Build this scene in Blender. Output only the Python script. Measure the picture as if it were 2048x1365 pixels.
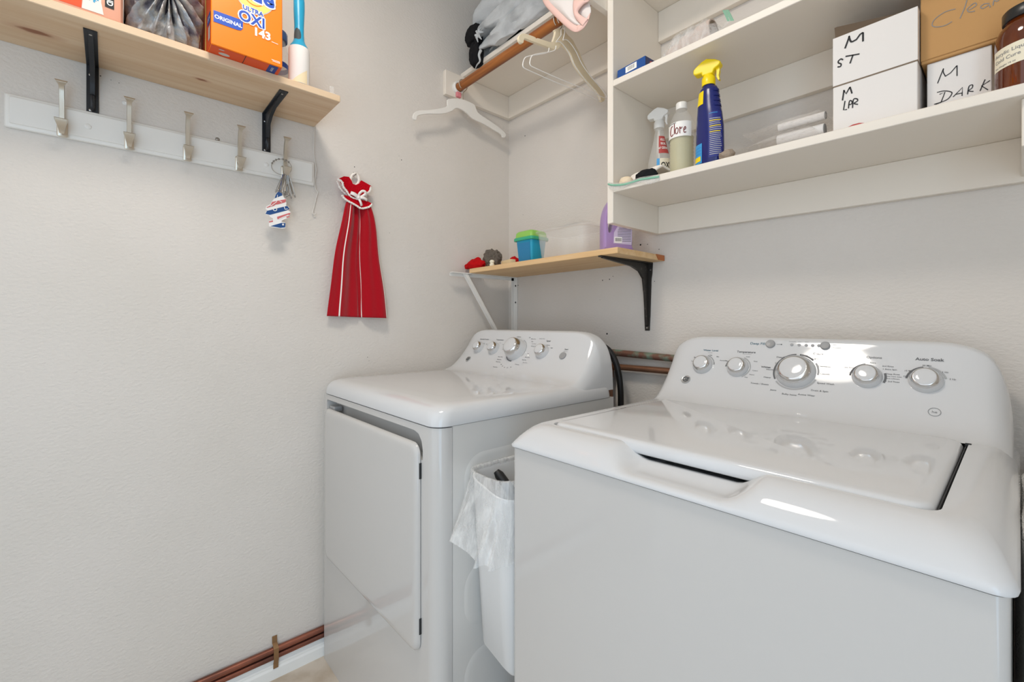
import bpy, bmesh, math, random
from mathutils import Vector, Matrix, noise
for o in list(bpy.data.objects): bpy.data.objects.remove(o, do_unlink=True)
random.seed(4)
SC = bpy.context.scene
COL = SC.collection
R = math.radians
PI = math.pi
# ------------------------------------------------------------------ camera
CAM = (1.54, -1.353, 1.10); YAW = R(48.3); FPX = 904.0
cd = bpy.data.cameras.new('camera'); cam = bpy.data.objects.new('camera', cd); COL.objects.link(cam)
cam.location = CAM; cam.rotation_euler = (R(90), 0, YAW)
cd.sensor_width = 36; cd.lens = FPX/2048*36; cd.shift_y = -37.5/2048
cd.clip_start = 0.02
SC.camera = cam
# ------------------------------------------------------------------ world, cool fill light, exposure
SC.view_settings.view_transform = 'Standard'; SC.view_settings.look = 'None'
SC.view_settings.gamma = 1; SC.view_settings.exposure = 0.32; SC.view_settings.use_curve_mapping = False
w = bpy.data.worlds.new('world'); SC.world = w; w.use_nodes = True
w.node_tree.nodes['Background'].inputs[0].default_value = (0.90, 0.95, 1.0, 1)
w.node_tree.nodes['Background'].inputs[1].default_value = 1.08
dl = bpy.data.lights.new('daylight_fill', 'AREA'); dl.shape = 'RECTANGLE'; dl.size = 0.9; dl.size_y = 1.7  # added cool fill light, stands in for daylight behind the camera; no doorway built
dl.energy = 9; dl.color = (0.36, 0.68, 1.0)
dlo = bpy.data.objects.new('daylight_fill', dl); COL.objects.link(dlo)
dlo.location = (2.35, -2.15, 0.9); dlo.rotation_euler = (R(90), 0, R(92))
LAMP = (0.86, -1.2, 2.47); LAMP_POWER = 5.0
SC.cycles.max_bounces = 14; SC.cycles.transparent_max_bounces = 24; SC.cycles.diffuse_bounces = 6
SC.cycles.transmission_bounces = 10; SC.cycles.use_denoising = True
# ------------------------------------------------------------------ helpers
_f = (-math.sin(YAW), math.cos(YAW)); _r = (math.cos(YAW), math.sin(YAW))
def _on(ax, v, p):
    """the point of the plane (axis ax = v) that a photo measurement refers to"""
    u = (p[0]-1024)/FPX; d = (_f[0]+u*_r[0], _f[1]+u*_r[1], (645-p[1])/FPX)
    t = (v-CAM[ax])/d[ax]
    return Vector([CAM[i]+t*d[i] for i in range(3)])
def on_x(v, *p): return [_on(0, v, q) for q in p]
def on_y(v, *p): return [_on(1, v, q) for q in p]
LOC = {}
def thing(name, label, cat, loc, group=None):
    o = bpy.data.objects.new(name, None); COL.objects.link(o); o.location = loc; o.empty_display_size = .05
    o['label'] = label; o['category'] = cat
    if group: o['group'] = group
    LOC[o] = Vector(loc); return o
def tag(o, label, cat, group=None):
    o['label'] = label; o['category'] = cat
    if group: o['group'] = group
    return o
class G:
    """geometry collector: vertices, faces, material slots"""
    def __init__(s): s.v = []; s.f = []; s.m = []
    def add(s, vf, mi=0, M=None):
        n = len(s.v); V, F = vf
        s.v += [tuple(M @ Vector(p)) if M else tuple(p) for p in V]
        s.f += [tuple(i+n for i in f) for f in F]; s.m += [mi]*len(F); return s
def obj(name, g, mats, parent=None, loc=None, ang=40, smooth=True, label=None, kind=None):
    if not isinstance(g, G): g = G().add(g)
    if not isinstance(mats, (list, tuple)): mats = [mats]
    base = LOC[parent] if parent is not None else Vector(loc or (0, 0, 0))
    me = bpy.data.meshes.new(name)
    me.from_pydata([tuple(Vector(p)-base) for p in g.v], [], g.f)
    for m in mats: me.materials.append(m)
    me.polygons.foreach_set('material_index', g.m)
    bm = bmesh.new(); bm.from_mesh(me); bmesh.ops.recalc_face_normals(bm, faces=bm.faces); bm.to_mesh(me); bm.free()
    if smooth:
        me.polygons.foreach_set('use_smooth', [True]*len(me.polygons)); me.set_sharp_from_angle(angle=R(ang))
    me.update()
    o = bpy.data.objects.new(name, me); COL.objects.link(o)
    if parent is not None: o.parent = parent
    else: o.location = base
    if label: o['label'] = label
    if kind: o['kind'] = kind
    LOC[o] = base; return o
def box(x0, x1, y0, y1, z0, z1, bev=0, seg=2):
    bm = bmesh.new(); bmesh.ops.create_cube(bm, size=1)
    for v in bm.verts:
        v.co = ((x0+x1)/2+v.co.x*(x1-x0), (y0+y1)/2+v.co.y*(y1-y0), (z0+z1)/2+v.co.z*(z1-z0))
    if bev: bmesh.ops.bevel(bm, geom=bm.edges[:], offset=bev, segments=seg, affect='EDGES', profile=.5)
    return _out(bm)
def _out(bm):
    bm.verts.index_update(); V = [tuple(v.co) for v in bm.verts]; F = [[v.index for v in f.verts] for f in bm.faces]
    bm.free(); return V, F
def lathe(prof, segs=24, M=None, cap=True):
    V, F = [], []
    for r, z in prof:
        for k in range(segs):
            a = 2*PI*k/segs; V.append((r*math.cos(a), r*math.sin(a), z))
    n = len(prof)
    for i in range(n-1):
        for k in range(segs):
            k2 = (k+1) % segs; F.append((i*segs+k, i*segs+k2, (i+1)*segs+k2, (i+1)*segs+k))
    if cap: F.append(tuple(range(segs))[::-1]); F.append(tuple((n-1)*segs+k for k in range(segs)))
    if M: V = [tuple(M @ Vector(p)) for p in V]
    return V, F
def tube(pts, r, segs=8, closed=False):
    P = [Vector(p) for p in pts]; n = len(P); V, F = [], []
    rs = r if isinstance(r, (list, tuple)) else [r]*n
    up = None
    for i in range(n):
        a = P[(i-1) % n] if (closed or i > 0) else P[i]; b = P[(i+1) % n] if (closed or i < n-1) else P[i]
        t = (b-a).normalized()
        if up is None:
            up = Vector((0, 0, 1)) if abs(t.z) < .9 else Vector((1, 0, 0))
        s = t.cross(up)
        if s.length < 1e-6: s = t.orthogonal()
        s.normalize(); up = s.cross(t).normalized()
        for k in range(segs):
            an = 2*PI*k/segs; V.append(tuple(P[i]+(s*math.cos(an)+up*math.sin(an))*rs[i]))
    for i in range(n if closed else n-1):
        j = (i+1) % n
        for k in range(segs):
            k2 = (k+1) % segs; F.append((i*segs+k, i*segs+k2, j*segs+k2, j*segs+k))
    if not closed: F.append(tuple(range(segs))[::-1]); F.append(tuple((n-1)*segs+k for k in range(segs)))
    return V, F
def spline(pts, k=6, closed=False):
    P = [Vector(p) for p in pts]; n = len(P); out = []
    for i in range(n if closed else n-1):
        g = lambda j: P[j % n] if closed else P[max(0, min(n-1, j))]
        a, b, c, d = g(i-1), g(i), g(i+1), g(i+2)
        for s in range(k):
            t = s/k; out.append(.5*((2*b)+(c-a)*t+(2*a-5*b+4*c-d)*t*t+(3*b-a-3*c+d)*t**3))
    if not closed: out.append(P[-1])
    return out
def prism(pts, off):
    """closed outline of 3D points, thickened by the vector off"""
    n = len(pts); off = Vector(off); V = [tuple(p) for p in pts]+[tuple(Vector(p)+off) for p in pts]
    F = [tuple(range(n)), tuple(range(2*n-1, n-1, -1))]+[(i, (i+1) % n, n+(i+1) % n, n+i) for i in range(n)]
    return V, F
def stroke(pts, wd, nrm, lift=.0006):
    """a pen stroke: a flat ribbon lying on a face with normal nrm"""
    P = [Vector(p) for p in pts]; N = Vector(nrm).normalized(); V, F = [], []
    for i, p in enumerate(P):
        t = (P[min(i+1, len(P)-1)]-P[max(i-1, 0)]).normalized(); s = t.cross(N).normalized()*wd/2
        V += [tuple(p+s+N*lift), tuple(p-s+N*lift)]
    for i in range(len(P)-1): F.append((2*i, 2*i+1, 2*i+3, 2*i+2))
    return V, F
def grid(fn, nu, nv, cu=False):
    V = [tuple(fn(i/nu, j/nv)) for i in range(nu if cu else nu+1) for j in range(nv+1)]; F = []
    m = nv+1
    for i in range(nu):
        i2 = (i+1) % nu if cu else i+1
        for j in range(nv): F.append((i*m+j, i2*m+j, i2*m+j+1, i*m+j+1))
    return V, F
def loft(rings, cap0=True, cap1=True):
    n = len(rings[0]); V = [tuple(p) for r in rings for p in r]; F = []
    for i in range(len(rings)-1):
        for k in range(n): F.append((i*n+k, i*n+(k+1) % n, (i+1)*n+(k+1) % n, (i+1)*n+k))
    if cap0: F.append(tuple(range(n))[::-1])
    if cap1: F.append(tuple((len(rings)-1)*n+k for k in range(n)))
    return V, F
def rrect(x0, x1, y0, y1, r, n=6, front=0):
    out = []
    for cx, cy, a0 in ((x0+r, y0+r, 180), (x1-r, y0+r, 270), (x1-r, y1-r, 0), (x0+r, y1-r, 90)):
        for k in range(n+1):
            a = R(a0+90*k/n); out.append((cx+r*math.cos(a), cy+r*math.sin(a)))
        if a0 == 180 and front:
            for k in range(1, front): out.append((x0+r+(x1-x0-2*r)*k/front, y0))
    return out
def solid(o, t, off=0):
    m = o.modifiers.new('thickness', 'SOLIDIFY'); m.thickness = t; m.offset = off; return o
def subsurf(o, n=1):
    m = o.modifiers.new('smooth', 'SUBSURF'); m.levels = n; m.render_levels = n; return o
def frame(p, xd, yd):
    X_ = Vector(xd).normalized(); Y_ = Vector(yd).normalized(); Z_ = X_.cross(Y_)
    return Matrix(((X_.x, Y_.x, Z_.x, p[0]), (X_.y, Y_.y, Z_.y, p[1]), (X_.z, Y_.z, Z_.z, p[2]), (0, 0, 0, 1)))
_TC = {}
def text(body, size, align='CENTER', bold=0.0, shear=0.0, ls=1.0):
    key = (body, size, align, bold, shear, ls)
    if key not in _TC:
        c = bpy.data.curves.new('t', 'FONT'); c.body = body; c.size = size; c.align_x = align; c.align_y = 'CENTER'
        c.offset = bold*size; c.shear = shear; c.resolution_u = 3; c.space_character = ls
        o = bpy.data.objects.new('t', c); COL.objects.link(o)
        me = bpy.data.meshes.new_from_object(o.evaluated_get(bpy.context.evaluated_depsgraph_get()))
        _TC[key] = ([tuple(v.co) for v in me.vertices], [tuple(p.vertices) for p in me.polygons])
        bpy.data.objects.remove(o); bpy.data.curves.remove(c); bpy.data.meshes.remove(me)
    return _TC[key]
def cut(o, cutter):
    """carve cutter out of o and throw the cutter away"""
    m = o.modifiers.new('cut', 'BOOLEAN'); m.object = cutter; m.solver = 'EXACT'; m.operation = 'DIFFERENCE'
    me = bpy.data.meshes.new_from_object(o.evaluated_get(bpy.context.evaluated_depsgraph_get()))
    o.modifiers.remove(m); o.data = me; bpy.data.objects.remove(cutter)
    me.polygons.foreach_set('use_smooth', [True]*len(me.polygons)); me.set_sharp_from_angle(angle=R(30))
# ------------------------------------------------------------------ materials
def lin(c):
    if isinstance(c, str): c = tuple(int(c[i:i+2], 16)/255 for i in (0, 2, 4))
    return tuple(x/12.92 if x <= .04045 else ((x+.055)/1.055)**2.4 for x in c)+(1,)
def mat(name, c, rough=.5, metal=0, spec=.5, alpha=1, trans=0, ior=1.45, bump=None, var=None, coat=0, sss=0, sheen=0):
    m = bpy.data.materials.new(name); m.use_nodes = True; nt = m.node_tree; b = nt.nodes['Principled BSDF']
    b.inputs['Base Color'].default_value = lin(c); b.inputs['Roughness'].default_value = rough
    b.inputs['Metallic'].default_value = metal; b.inputs['Specular IOR Level'].default_value = spec
    b.inputs['Alpha'].default_value = alpha; b.inputs['Transmission Weight'].default_value = trans
    b.inputs['IOR'].default_value = ior; b.inputs['Coat Weight'].default_value = coat
    b.inputs['Sheen Weight'].default_value = sheen
    if sss: b.inputs['Subsurface Weight'].default_value = sss; b.inputs['Subsurface Radius'].default_value = (.01, .01, .01)
    tc = nt.nodes.new('ShaderNodeTexCoord')
    if var:                                     # (second colour, scale vector, low, high)
        c2, sv, lo, hi = var
        mp = nt.nodes.new('ShaderNodeMapping'); mp.inputs['Scale'].default_value = sv
        n = nt.nodes.new('ShaderNodeTexNoise'); n.inputs['Scale'].default_value = 1; n.inputs['Detail'].default_value = 6
        rp = nt.nodes.new('ShaderNodeMapRange'); rp.inputs['From Min'].default_value = lo; rp.inputs['From Max'].default_value = hi
        mx = nt.nodes.new('ShaderNodeMix'); mx.data_type = 'RGBA'
        mx.inputs[6].default_value = lin(c); mx.inputs[7].default_value = lin(c2)
        L = nt.links.new; L(tc.outputs['Object'], mp.inputs[0]); L(mp.outputs[0], n.inputs['Vector']); L(n.outputs[0], rp.inputs['Value'])
        L(rp.outputs[0], mx.inputs[0]); L(mx.outputs[2], b.inputs['Base Color'])
    if bump:                                    # (scale vector, strength, distance, detail)
        sv, st, ds, dt = bump
        mp = nt.nodes.new('ShaderNodeMapping'); mp.inputs['Scale'].default_value = sv
        n = nt.nodes.new('ShaderNodeTexNoise'); n.inputs['Scale'].default_value = 1; n.inputs['Detail'].default_value = dt
        bp = nt.nodes.new('ShaderNodeBump'); bp.inputs['Strength'].default_value = st; bp.inputs['Distance'].default_value = ds
        L = nt.links.new; L(tc.outputs['Object'], mp.inputs[0]); L(mp.outputs[0], n.inputs['Vector']); L(n.outputs[0], bp.inputs['Height']); L(bp.outputs[0], b.inputs['Normal'])
    return m
def pine(name, c1, c2, knots=(), along=1):
    """pine: long grain along one axis, dark elongated knots at local places (x, y)"""
    m = mat(name, c1, rough=.55); nt = m.node_tree; b = nt.nodes['Principled BSDF']; L = nt.links.new; N = nt.nodes.new
    tc = N('ShaderNodeTexCoord'); mp = N('ShaderNodeMapping')
    mp.inputs['Scale'].default_value = (34, 2.2, 34) if along == 1 else (2.2, 34, 34)
    n = N('ShaderNodeTexNoise'); n.inputs['Scale'].default_value = 1; n.inputs['Detail'].default_value = 4; n.inputs['Distortion'].default_value = .6
    L(tc.outputs['Object'], mp.inputs[0]); L(mp.outputs[0], n.inputs['Vector'])
    rp = N('ShaderNodeMapRange'); rp.inputs['From Min'].default_value = .38; rp.inputs['From Max'].default_value = .72; L(n.outputs[0], rp.inputs['Value'])
    mx = N('ShaderNodeMix'); mx.data_type = 'RGBA'; mx.inputs[6].default_value = lin(c1); mx.inputs[7].default_value = lin(c2); L(rp.outputs[0], mx.inputs[0])
    out = mx.outputs[2]
    for kx, ky, rx, ry in knots:
        sp = N('ShaderNodeMapping'); sp.inputs['Location'].default_value = (-kx/rx, -ky/ry, 0); sp.inputs['Scale'].default_value = (1/rx, 1/ry, 0)
        L(tc.outputs['Object'], sp.inputs[0])
        nn = N('ShaderNodeTexNoise'); nn.inputs['Scale'].default_value = 1.5; L(sp.outputs[0], nn.inputs['Vector'])
        ln = N('ShaderNodeVectorMath'); ln.operation = 'LENGTH'; L(sp.outputs[0], ln.inputs[0])
        ad = N('ShaderNodeMath'); ad.operation = 'MULTIPLY_ADD'; ad.inputs[1].default_value = .7; L(nn.outputs[0], ad.inputs[0]); L(ln.outputs['Value'], ad.inputs[2])
        for c, lo, hi, amt in (('c9a384', 1.5, 2.3, .75), ('8a5537', .95, 1.4, .9)):
            r2 = N('ShaderNodeMapRange'); r2.inputs['From Min'].default_value = lo; r2.inputs['From Max'].default_value = hi
            r2.inputs['To Min'].default_value = amt; r2.inputs['To Max'].default_value = 0; L(ad.outputs[0], r2.inputs['Value'])
            m2 = N('ShaderNodeMix'); m2.data_type = 'RGBA'; m2.inputs[7].default_value = lin(c); L(out, m2.inputs[6]); L(r2.outputs[0], m2.inputs[0]); out = m2.outputs[2]
    L(out, b.inputs['Base Color']); return m
def clear(name, tint='f4f4f2', amt=.25, rough=.12, bumps=None, patch=0):
    """thin clear plastic film: mostly see-through, glossy, a little milky"""
    m = bpy.data.materials.new(name); m.use_nodes = True; nt = m.node_tree; L = nt.links.new; N = nt.nodes.new
    b = nt.nodes['Principled BSDF']; b.inputs['Base Color'].default_value = lin(tint); b.inputs['Roughness'].default_value = rough
    b.inputs['Specular IOR Level'].default_value = .8
    n = N('ShaderNodeTexNoise'); n.inputs['Scale'].default_value = 38; n.inputs['Detail'].default_value = 4; n.inputs['Distortion'].default_value = .3
    tc = N('ShaderNodeTexCoord'); mpp = N('ShaderNodeMapping'); mpp.inputs['Scale'].default_value = (2.2, 2.2, .45) if patch else (1, 1, 1); L(tc.outputs['Object'], mpp.inputs[0]); L(mpp.outputs[0], n.inputs['Vector'])
    rp = N('ShaderNodeMapRange'); rp.inputs['From Min'].default_value = .3; rp.inputs['From Max'].default_value = .75
    rp.inputs['To Min'].default_value = amt*(1-patch); rp.inputs['To Max'].default_value = min(1, amt*(1+patch)); L(n.outputs[0], rp.inputs['Value']); L(rp.outputs[0], b.inputs['Alpha'])
    if bumps:
        bp = N('ShaderNodeBump'); bp.inputs['Strength'].default_value = bumps; bp.inputs['Distance'].default_value = .006; L(n.outputs[0], bp.inputs['Height']); L(bp.outputs[0], b.inputs['Normal'])
    return m
WALLB = ((95, 95, 150), .42, .0035, 2)
M = dict(
    wall=mat('wall_paint', 'dad4cd', .62, bump=WALLB, var=('d5cfc7', (3, 3, 3), .4, .75)),
    ceiling=mat('ceiling_paint', 'e2dfda', .8, bump=WALLB),
    floor=mat('floor_tile', 'cfc4b6', .45, var=('b8a996', (14, 14, 14), .4, .7)),
    white=mat('white_paint', 'e9e7e2', .4), shelfw=mat('shelf_paint', 'e9e1d5', .42),
    base=mat('baseboard_paint', 'edeeec', .35),
    enamel=mat('white_enamel', 'd9d7d3', .14, spec=.5), plast=mat('white_plastic', 'd1d2d3', .055, spec=.5),
    front=mat('satin_enamel', 'c6c4c1', .07, spec=.5),
    dark=mat('dark_gap', '26282a', .6), grey=mat('grey_plastic', '9b9b9b', .35), ink=mat('grey_print', '5b5d60', .5),
    ink2=mat('light_print', '8e9092', .5), blueink=mat('blue_print', '51707f', .5), track=mat('track_print', 'a5a6a7', .5),
    chrome=mat('chrome', 'd8d8d8', .12, metal=1), nickel=mat('brushed_nickel', 'cdc5b7', .34, metal=.85, bump=((300, 300, 40), .1, .001, 2)),
    silver=mat('silver_badge', 'c9c9c8', .3, metal=.6), steel=mat('steel', 'aaa8a4', .28, metal=1), black=mat('black_metal', '23262b', .38, spec=.5), blackworn=mat('worn_black_metal', '2b2825', .42, var=('55504a', (60, 60, 60), .62, .75)),
    pineL=pine('pale_pine', 'dcc3a4', 'cfae8a', knots=((.0975, -1.475+.851, .011, .030), (.104, -1.171+.851, .006, .014))),
    pineS=pine('yellow_pine', 'e3c193', 'd6ac76', along=0), rod=mat('rod_wood', 'a9672f', .38, var=('7f451c', (3, 60, 60), .4, .65)),
    varnish=mat('varnished_wood', 'b5662c', .35),
    copper=mat('copper', '9b6250', .38, metal=.75, var=('6f4a40', (8, 8, 30), .4, .7)),
    copperg=mat('green_copper', '7d5a4c', .5, metal=.4, var=('7f9a88', (16, 16, 16), .44, .56)),
    copperb=mat('brown_copper', 'a0785f', .36, metal=.7, var=('7d5846', (9, 9, 9), .4, .7)),
    rubber=mat('black_rubber', '1c1c1c', .42),
    red=mat('red_towel', 'ab0a1c', .9, spec=.1, sheen=.3, bump=((500, 900, 420), .6, .002, 2)),
    redc=mat('red_crochet', 'c00a1c', .9, spec=.1, bump=((260, 260, 260), .9, .004, 2)), cot=mat('cotton_white', 'f1ebe4', .85, spec=.1),
    ribbon=mat('satin_ribbon', 'f3ece8', .3), orange=mat('orange_card', 'ff8312', .35), bagc=None, orangeD=mat('dark_orange_card', 'e2511c', .4),
    yellow=mat('pale_yellow_print', 'ffd772', .4), navyp=mat('navy_print', '1d3f8f', .4), bluep=mat('blue_print_bright', '1b4fb8', .4), whitep=mat('white_print', 'f6f4f0', .5),
    silverp=mat('silver_print', 'c6c4c0', .4), blackp=mat('black_ink', '1d1d20', .6), greyp=mat('grey_ink', '8a8a8a', .6), redink=mat('red_brown_ink', '7a1714', .6),
    tissue=mat('tissue_wrap_orange', 'ef5a35', .25), tissueL=mat('tissue_wrap_pink', 'e3a78e', .25), tissueW=mat('tissue_wrap_pale', 'efe4da', .25), cyanp=mat('cyan_print', '2c9cc9', .4),
    bagL=mat('filled_clear_bag', 'a9a7a4', .18, spec=.8, var=('6f6c72', (26, 18, 26), .42, .66), bump=((45, 30, 45), .6, .012, 4)),
    bagU=mat('thin_white_bag', 'c3c7c9', .32, spec=.6, var=('8f9396', (7, 7, 7), .5, .75), bump=((22, 30, 40), .4, .01, 4)), blackc=mat('black_cloth', '19191b', .8, spec=.2),
    teal=mat('teal_plastic', '28a3cc', .3), tealD=mat('dark_grip', '4b5557', .7), paper=mat('white_paper_roll', 'e9e6e3', .75), paperT=mat('tan_paper', 'ecd9b4', .7),
    jarlid=mat('blue_clear_lid', '33568a', .2, alpha=.85), clearp=clear('clear_plastic', amt=.15), clearm=clear('milky_plastic', 'f1f1ee', amt=.22, rough=.22), clearb=clear('frosted_container', 'efeeea', amt=.26, rough=.3),
    film=clear('bag_film', 'f2f2f1', amt=.34, rough=.22, bumps=.35, patch=.55), zipf=clear('zip_bag_film', 'f4f1ee', amt=.26, rough=.15, bumps=.35, patch=.4), zipg=mat('green_zip', '8fc6ac', .35, alpha=.9),
    hangw=mat('white_hanger_plastic', 'efece6', .35, sss=.3, alpha=.93), hangc=mat('cream_hanger_plastic', 'e9dcbf', .38, sss=.2), pinktag=mat('pink_tag', 'd8848a', .5),
    pinkc=mat('pink_cloth', 'ecc7bd', .9, spec=.1), palec=mat('pale_cloth', 'e6dfdb', .9, spec=.1),
    card=mat('brown_cardboard', 'bf925c', .75, bump=((8, 60, 60), .15, .002, 2)), cardD=mat('cardboard_edge', '7d6d5c', .8), cardW=mat('white_cardboard', 'e5e1dd', .6), cardin=mat('shaded_cardboard', '8d7862', .8),
    amber=mat('amber_glass', '5a2608', .06, spec=.8, var=('7a3a10', (20, 20, 6), .45, .6)), cap=mat('black_cap', '232424', .3), cream=mat('cream_label', 'eae2cb', .6),
    navy=mat('navy_plastic', '1c2568', .22), navyl=mat('navy_label', '222d7c', .35), yel=mat('yellow_plastic', 'f6d90e', .32), lblue=mat('light_blue_label', '3d9ad6', .4),
    water=mat('pale_yellow_liquid', 'e3ddb2', .12, trans=.45, ior=1.33), whitecap=mat('white_cap', 'eceae6', .35), redl=mat('red_label', 'b94a46', .5),
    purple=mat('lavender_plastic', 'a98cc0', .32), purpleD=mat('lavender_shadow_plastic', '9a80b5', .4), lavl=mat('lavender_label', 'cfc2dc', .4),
    green=mat('lime_lid', '93c95b', .35, alpha=.95), greenD=mat('green_lid_rim', '3ba981', .35), aqua=mat('aqua_tub', '1f9fc4', .3), aquaD=mat('aqua_tub_label', '2a7fae', .35), lilac=mat('lilac_label', '8e7fb4', .4),
    wool=mat('steel_wool', '6f665c', .6, metal=.3, bump=((260, 260, 260), 1, .006, 4)), woodb=mat('wood_block', 'dcc59b', .6), redfab=mat('red_fabric', 'bb1318', .85, spec=.1),
    stone=mat('rough_stone', '9a8b7b', .9, bump=((120, 120, 120), .8, .005, 3)), bluebox=mat('blue_card', '1f4f94', .35), bluebox2=mat('navy_card', '2b3560', .4),
    beige=mat('beige_cloth', 'e6d3b6', .8), rolls=mat('folded_linen', 'c9b8ad', .85), towelw=mat('white_terry', 'dedcd8', .95, spec=.1, bump=((150, 150, 500), .9, .006, 3)),
    bin=mat('white_bin_plastic', 'd9d9d8', .35), thread=mat('white_thread', 'd9d4cd', .8), treeW=mat('tree_white', 'eeecea', .6), treeR=mat('tree_red', 'cc6a6c', .6), treeB=mat('tree_blue', '1f4c86', .6),
    brass=mat('brass_strap', '9a7a58', .45, metal=.6), glow=None)
gl = bpy.data.materials.new('lamp_glass'); gl.use_nodes = True
gl.node_tree.nodes['Principled BSDF'].inputs['Emission Color'].default_value = (1, .93, .84, 1)
gl.node_tree.nodes['Principled BSDF'].inputs['Emission Strength'].default_value = 12; M['glow'] = gl
def bag_contents():
    """clear bag full of crumpled printed bags: patches of grey, white, blue and tan under a glossy film"""
    m = mat('crumpled_bags', 'a9a7a4', .16, spec=.9, bump=((30, 22, 30), .7, .012, 5)); nt = m.node_tree; L = nt.links.new; N = nt.nodes.new
    tc = N('ShaderNodeTexCoord'); n = N('ShaderNodeTexNoise'); n.inputs['Scale'].default_value = 17; n.inputs['Detail'].default_value = 5; n.inputs['Distortion'].default_value = .5
    r = N('ShaderNodeValToRGB'); r.color_ramp.elements[0].color = lin('514e56'); r.color_ramp.elements[0].position = .3; r.color_ramp.elements[1].color = lin('d9dadb'); r.color_ramp.elements[1].position = .78
    for p, c in ((.36, '6a6670'), (.42, '918c8a'), (.47, 'aaa69d'), (.50, '9c9a98'), (.55, 'a3abb3'), (.6, 'b7b4b0'), (.68, '8f8d8c')):
        e = r.color_ramp.elements.new(p); e.color = lin(c)
    L(tc.outputs['Object'], n.inputs['Vector']); L(n.outputs[0], r.inputs[0]); L(r.outputs[0], nt.nodes['Principled BSDF'].inputs['Base Color']); return m
M['bagc'] = bag_contents()
# ------------------------------------------------------------------ the room
def struct(name, g, m, parent=None):
    o = obj(name, g, m, parent, smooth=False); o['kind'] = 'structure'; return o
struct('floor', box(-.1, 2.5, -3.2, .1, -.1, 0), M['floor'])
struct('ceiling', box(-.1, 2.5, -2.3, .1, 2.5, 2.6), M['ceiling'])
wl = struct('wall_left', box(-.1, 0, -2.8, .1, 0, 2.5), M['wall'])
wb = struct('wall_back', box(0, 2.4, 0, .1, 0, 2.5), M['wall'])
struct('shade_wall', box(0, .40, -2.12, -2.02, 0, 2.5), M['wall'])  # unseen wall piece added to shade the left wall from the open side
struct('wall_right', box(2.4, 2.5, -1.6, .1, 0, 2.5), M['wall'])
prof = [(0, 0), (.015, 0), (.015, .030), (.012, .036), (.012, .041), (.008, .046), (.006, .056), (0, .057)]
def sweep_y(prof, y0, y1): return loft([[(x, y0, z) for x, z in prof], [(x, y1, z) for x, z in prof]])
o = obj('baseboard_left', sweep_y(prof, -3.2, 0), M['base'], smooth=False); o['kind'] = 'structure'
o = obj('baseboard_back', loft([[(.015, -x, z) for x, z in prof], [(2.4, -x, z) for x, z in prof]]), M['base'], smooth=False); o['kind'] = 'structure'
# small nail holes and scuffs in the walls
g = G()
for p, r in (((709, 334), .0022), ((707, 345), .0014), ((803, 320), .0024), ((798, 312), .001), ((201, 152), .002), ((197, 157), .0012), ((222, 160), .001), ((238, 166), .0012), ((779, 466), .0012), ((735, 715), .0016), ((738, 722), .0012)):
    c = _on(0, .0004, p); g.add(lathe([(r*.75, 0), (r*.45, .0006)], 8, frame(c, (0, 1, 0), (0, 0, 1))))
struct('nail_holes', g, M['dark'], wl)
g = G()
for p, r in (((1046, 430), .0018), ((1050, 272), .0032), ((1214, 668), .0045), ((1205, 561), .003), ((1219, 559), .003), ((1226, 553), .002), ((1036, 571), .003), ((1309, 563), .0018), ((1281, 490), .0042), ((1295, 489), .0022), ((1318, 499), .0022), ((1200, 600), .0012)):
    c = _on(1, -.0004, p); g.add(lathe([(r*.75, 0), (r*.45, .0006)], 8, frame(c, (1, 0, 0), (0, 0, 1))))
struct('nail_holes', g, M['dark'], wb)
# ceiling lamp (above the picture)
t = thing('ceiling_light', 'round white flush ceiling lamp above the machines', 'lamp', (LAMP[0], LAMP[1], 2.5))
obj('lamp_base', lathe([(.20, 2.5), (.20, 2.485), (.19, 2.48)], 40, Matrix.Translation((LAMP[0], LAMP[1], 0))), M['white'], t)
obj('lamp_shade', lathe([(.18, 2.482), (.175, 2.46), (.14, 2.435), (.08, 2.42), (.001, 2.416)], 40, Matrix.Translation((LAMP[0], LAMP[1], 0))), M['glow'], t)
ld = bpy.data.lights.new('lamp_bulb', 'AREA'); ld.shape = 'DISK'; ld.size = .34; ld.energy = LAMP_POWER; ld.color = (1, .91, .80)
lo = bpy.data.objects.new('lamp_bulb', ld); COL.objects.link(lo); lo.parent = t; lo.location = (0, 0, -.09)
# ------------------------------------------------------------------ pipes
t = thing('copper_pipes', 'pair of reddish copper pipes along the left wall above the baseboard', 'pipe', (.02, -1.6, .06))
obj('pipe', tube([(.0105, -3.1, .088), (.0105, -1, .088), (.0105, -.02, .088)], .0095, 12), M['copper'], t)
obj('pipe', tube([(.010, -3.1, .0675), (.010, -1, .0675), (.010, -.02, .0675)], .0085, 12), M['copper'], t)
g = G().add(loft([[(x, y, z) for y in (-.977, -.963)] + [(x-.0015, y, z) for y in (-.963, -.977)] for x, z in ((.003, .126), (.004, .106), (.012, .103), (.0225, .097), (.0225, .062), (.0175, .052), (.0175, .048), (.017, .034))]))
obj('pipe_strap', g, M['brass'], t)
t = thing('copper_water_pipes', 'greenish and brown copper pipes on the back wall between dryer and washer', 'pipe', (.57, -.02, .5))
obj('pipe', tube([(.10, -.027, 1.010), (.5, -.027, .9965), (.823, -.027, .986), (1.52, -.027, .964)], .0115, 14), M['copperg'], t, label='green patinated copper pipe')
obj('pipe', tube([(.583, -.027, .944), (.7, -.027, .9445), (1.52, -.027, .948)], .0105, 14), M['copperb'], t)
obj('pipe', tube([(.574, -.027, .05), (.574, -.027, .93)], .0105, 14), M['copperb'], t)
obj('elbow_fitting', tube(spline([(.574, -.027, .905), (.574, -.027, .928), (.579, -.027, .940), (.592, -.027, .944), (.61, -.027, .944)], 4), .013, 14), M['copperb'], t)
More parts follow.
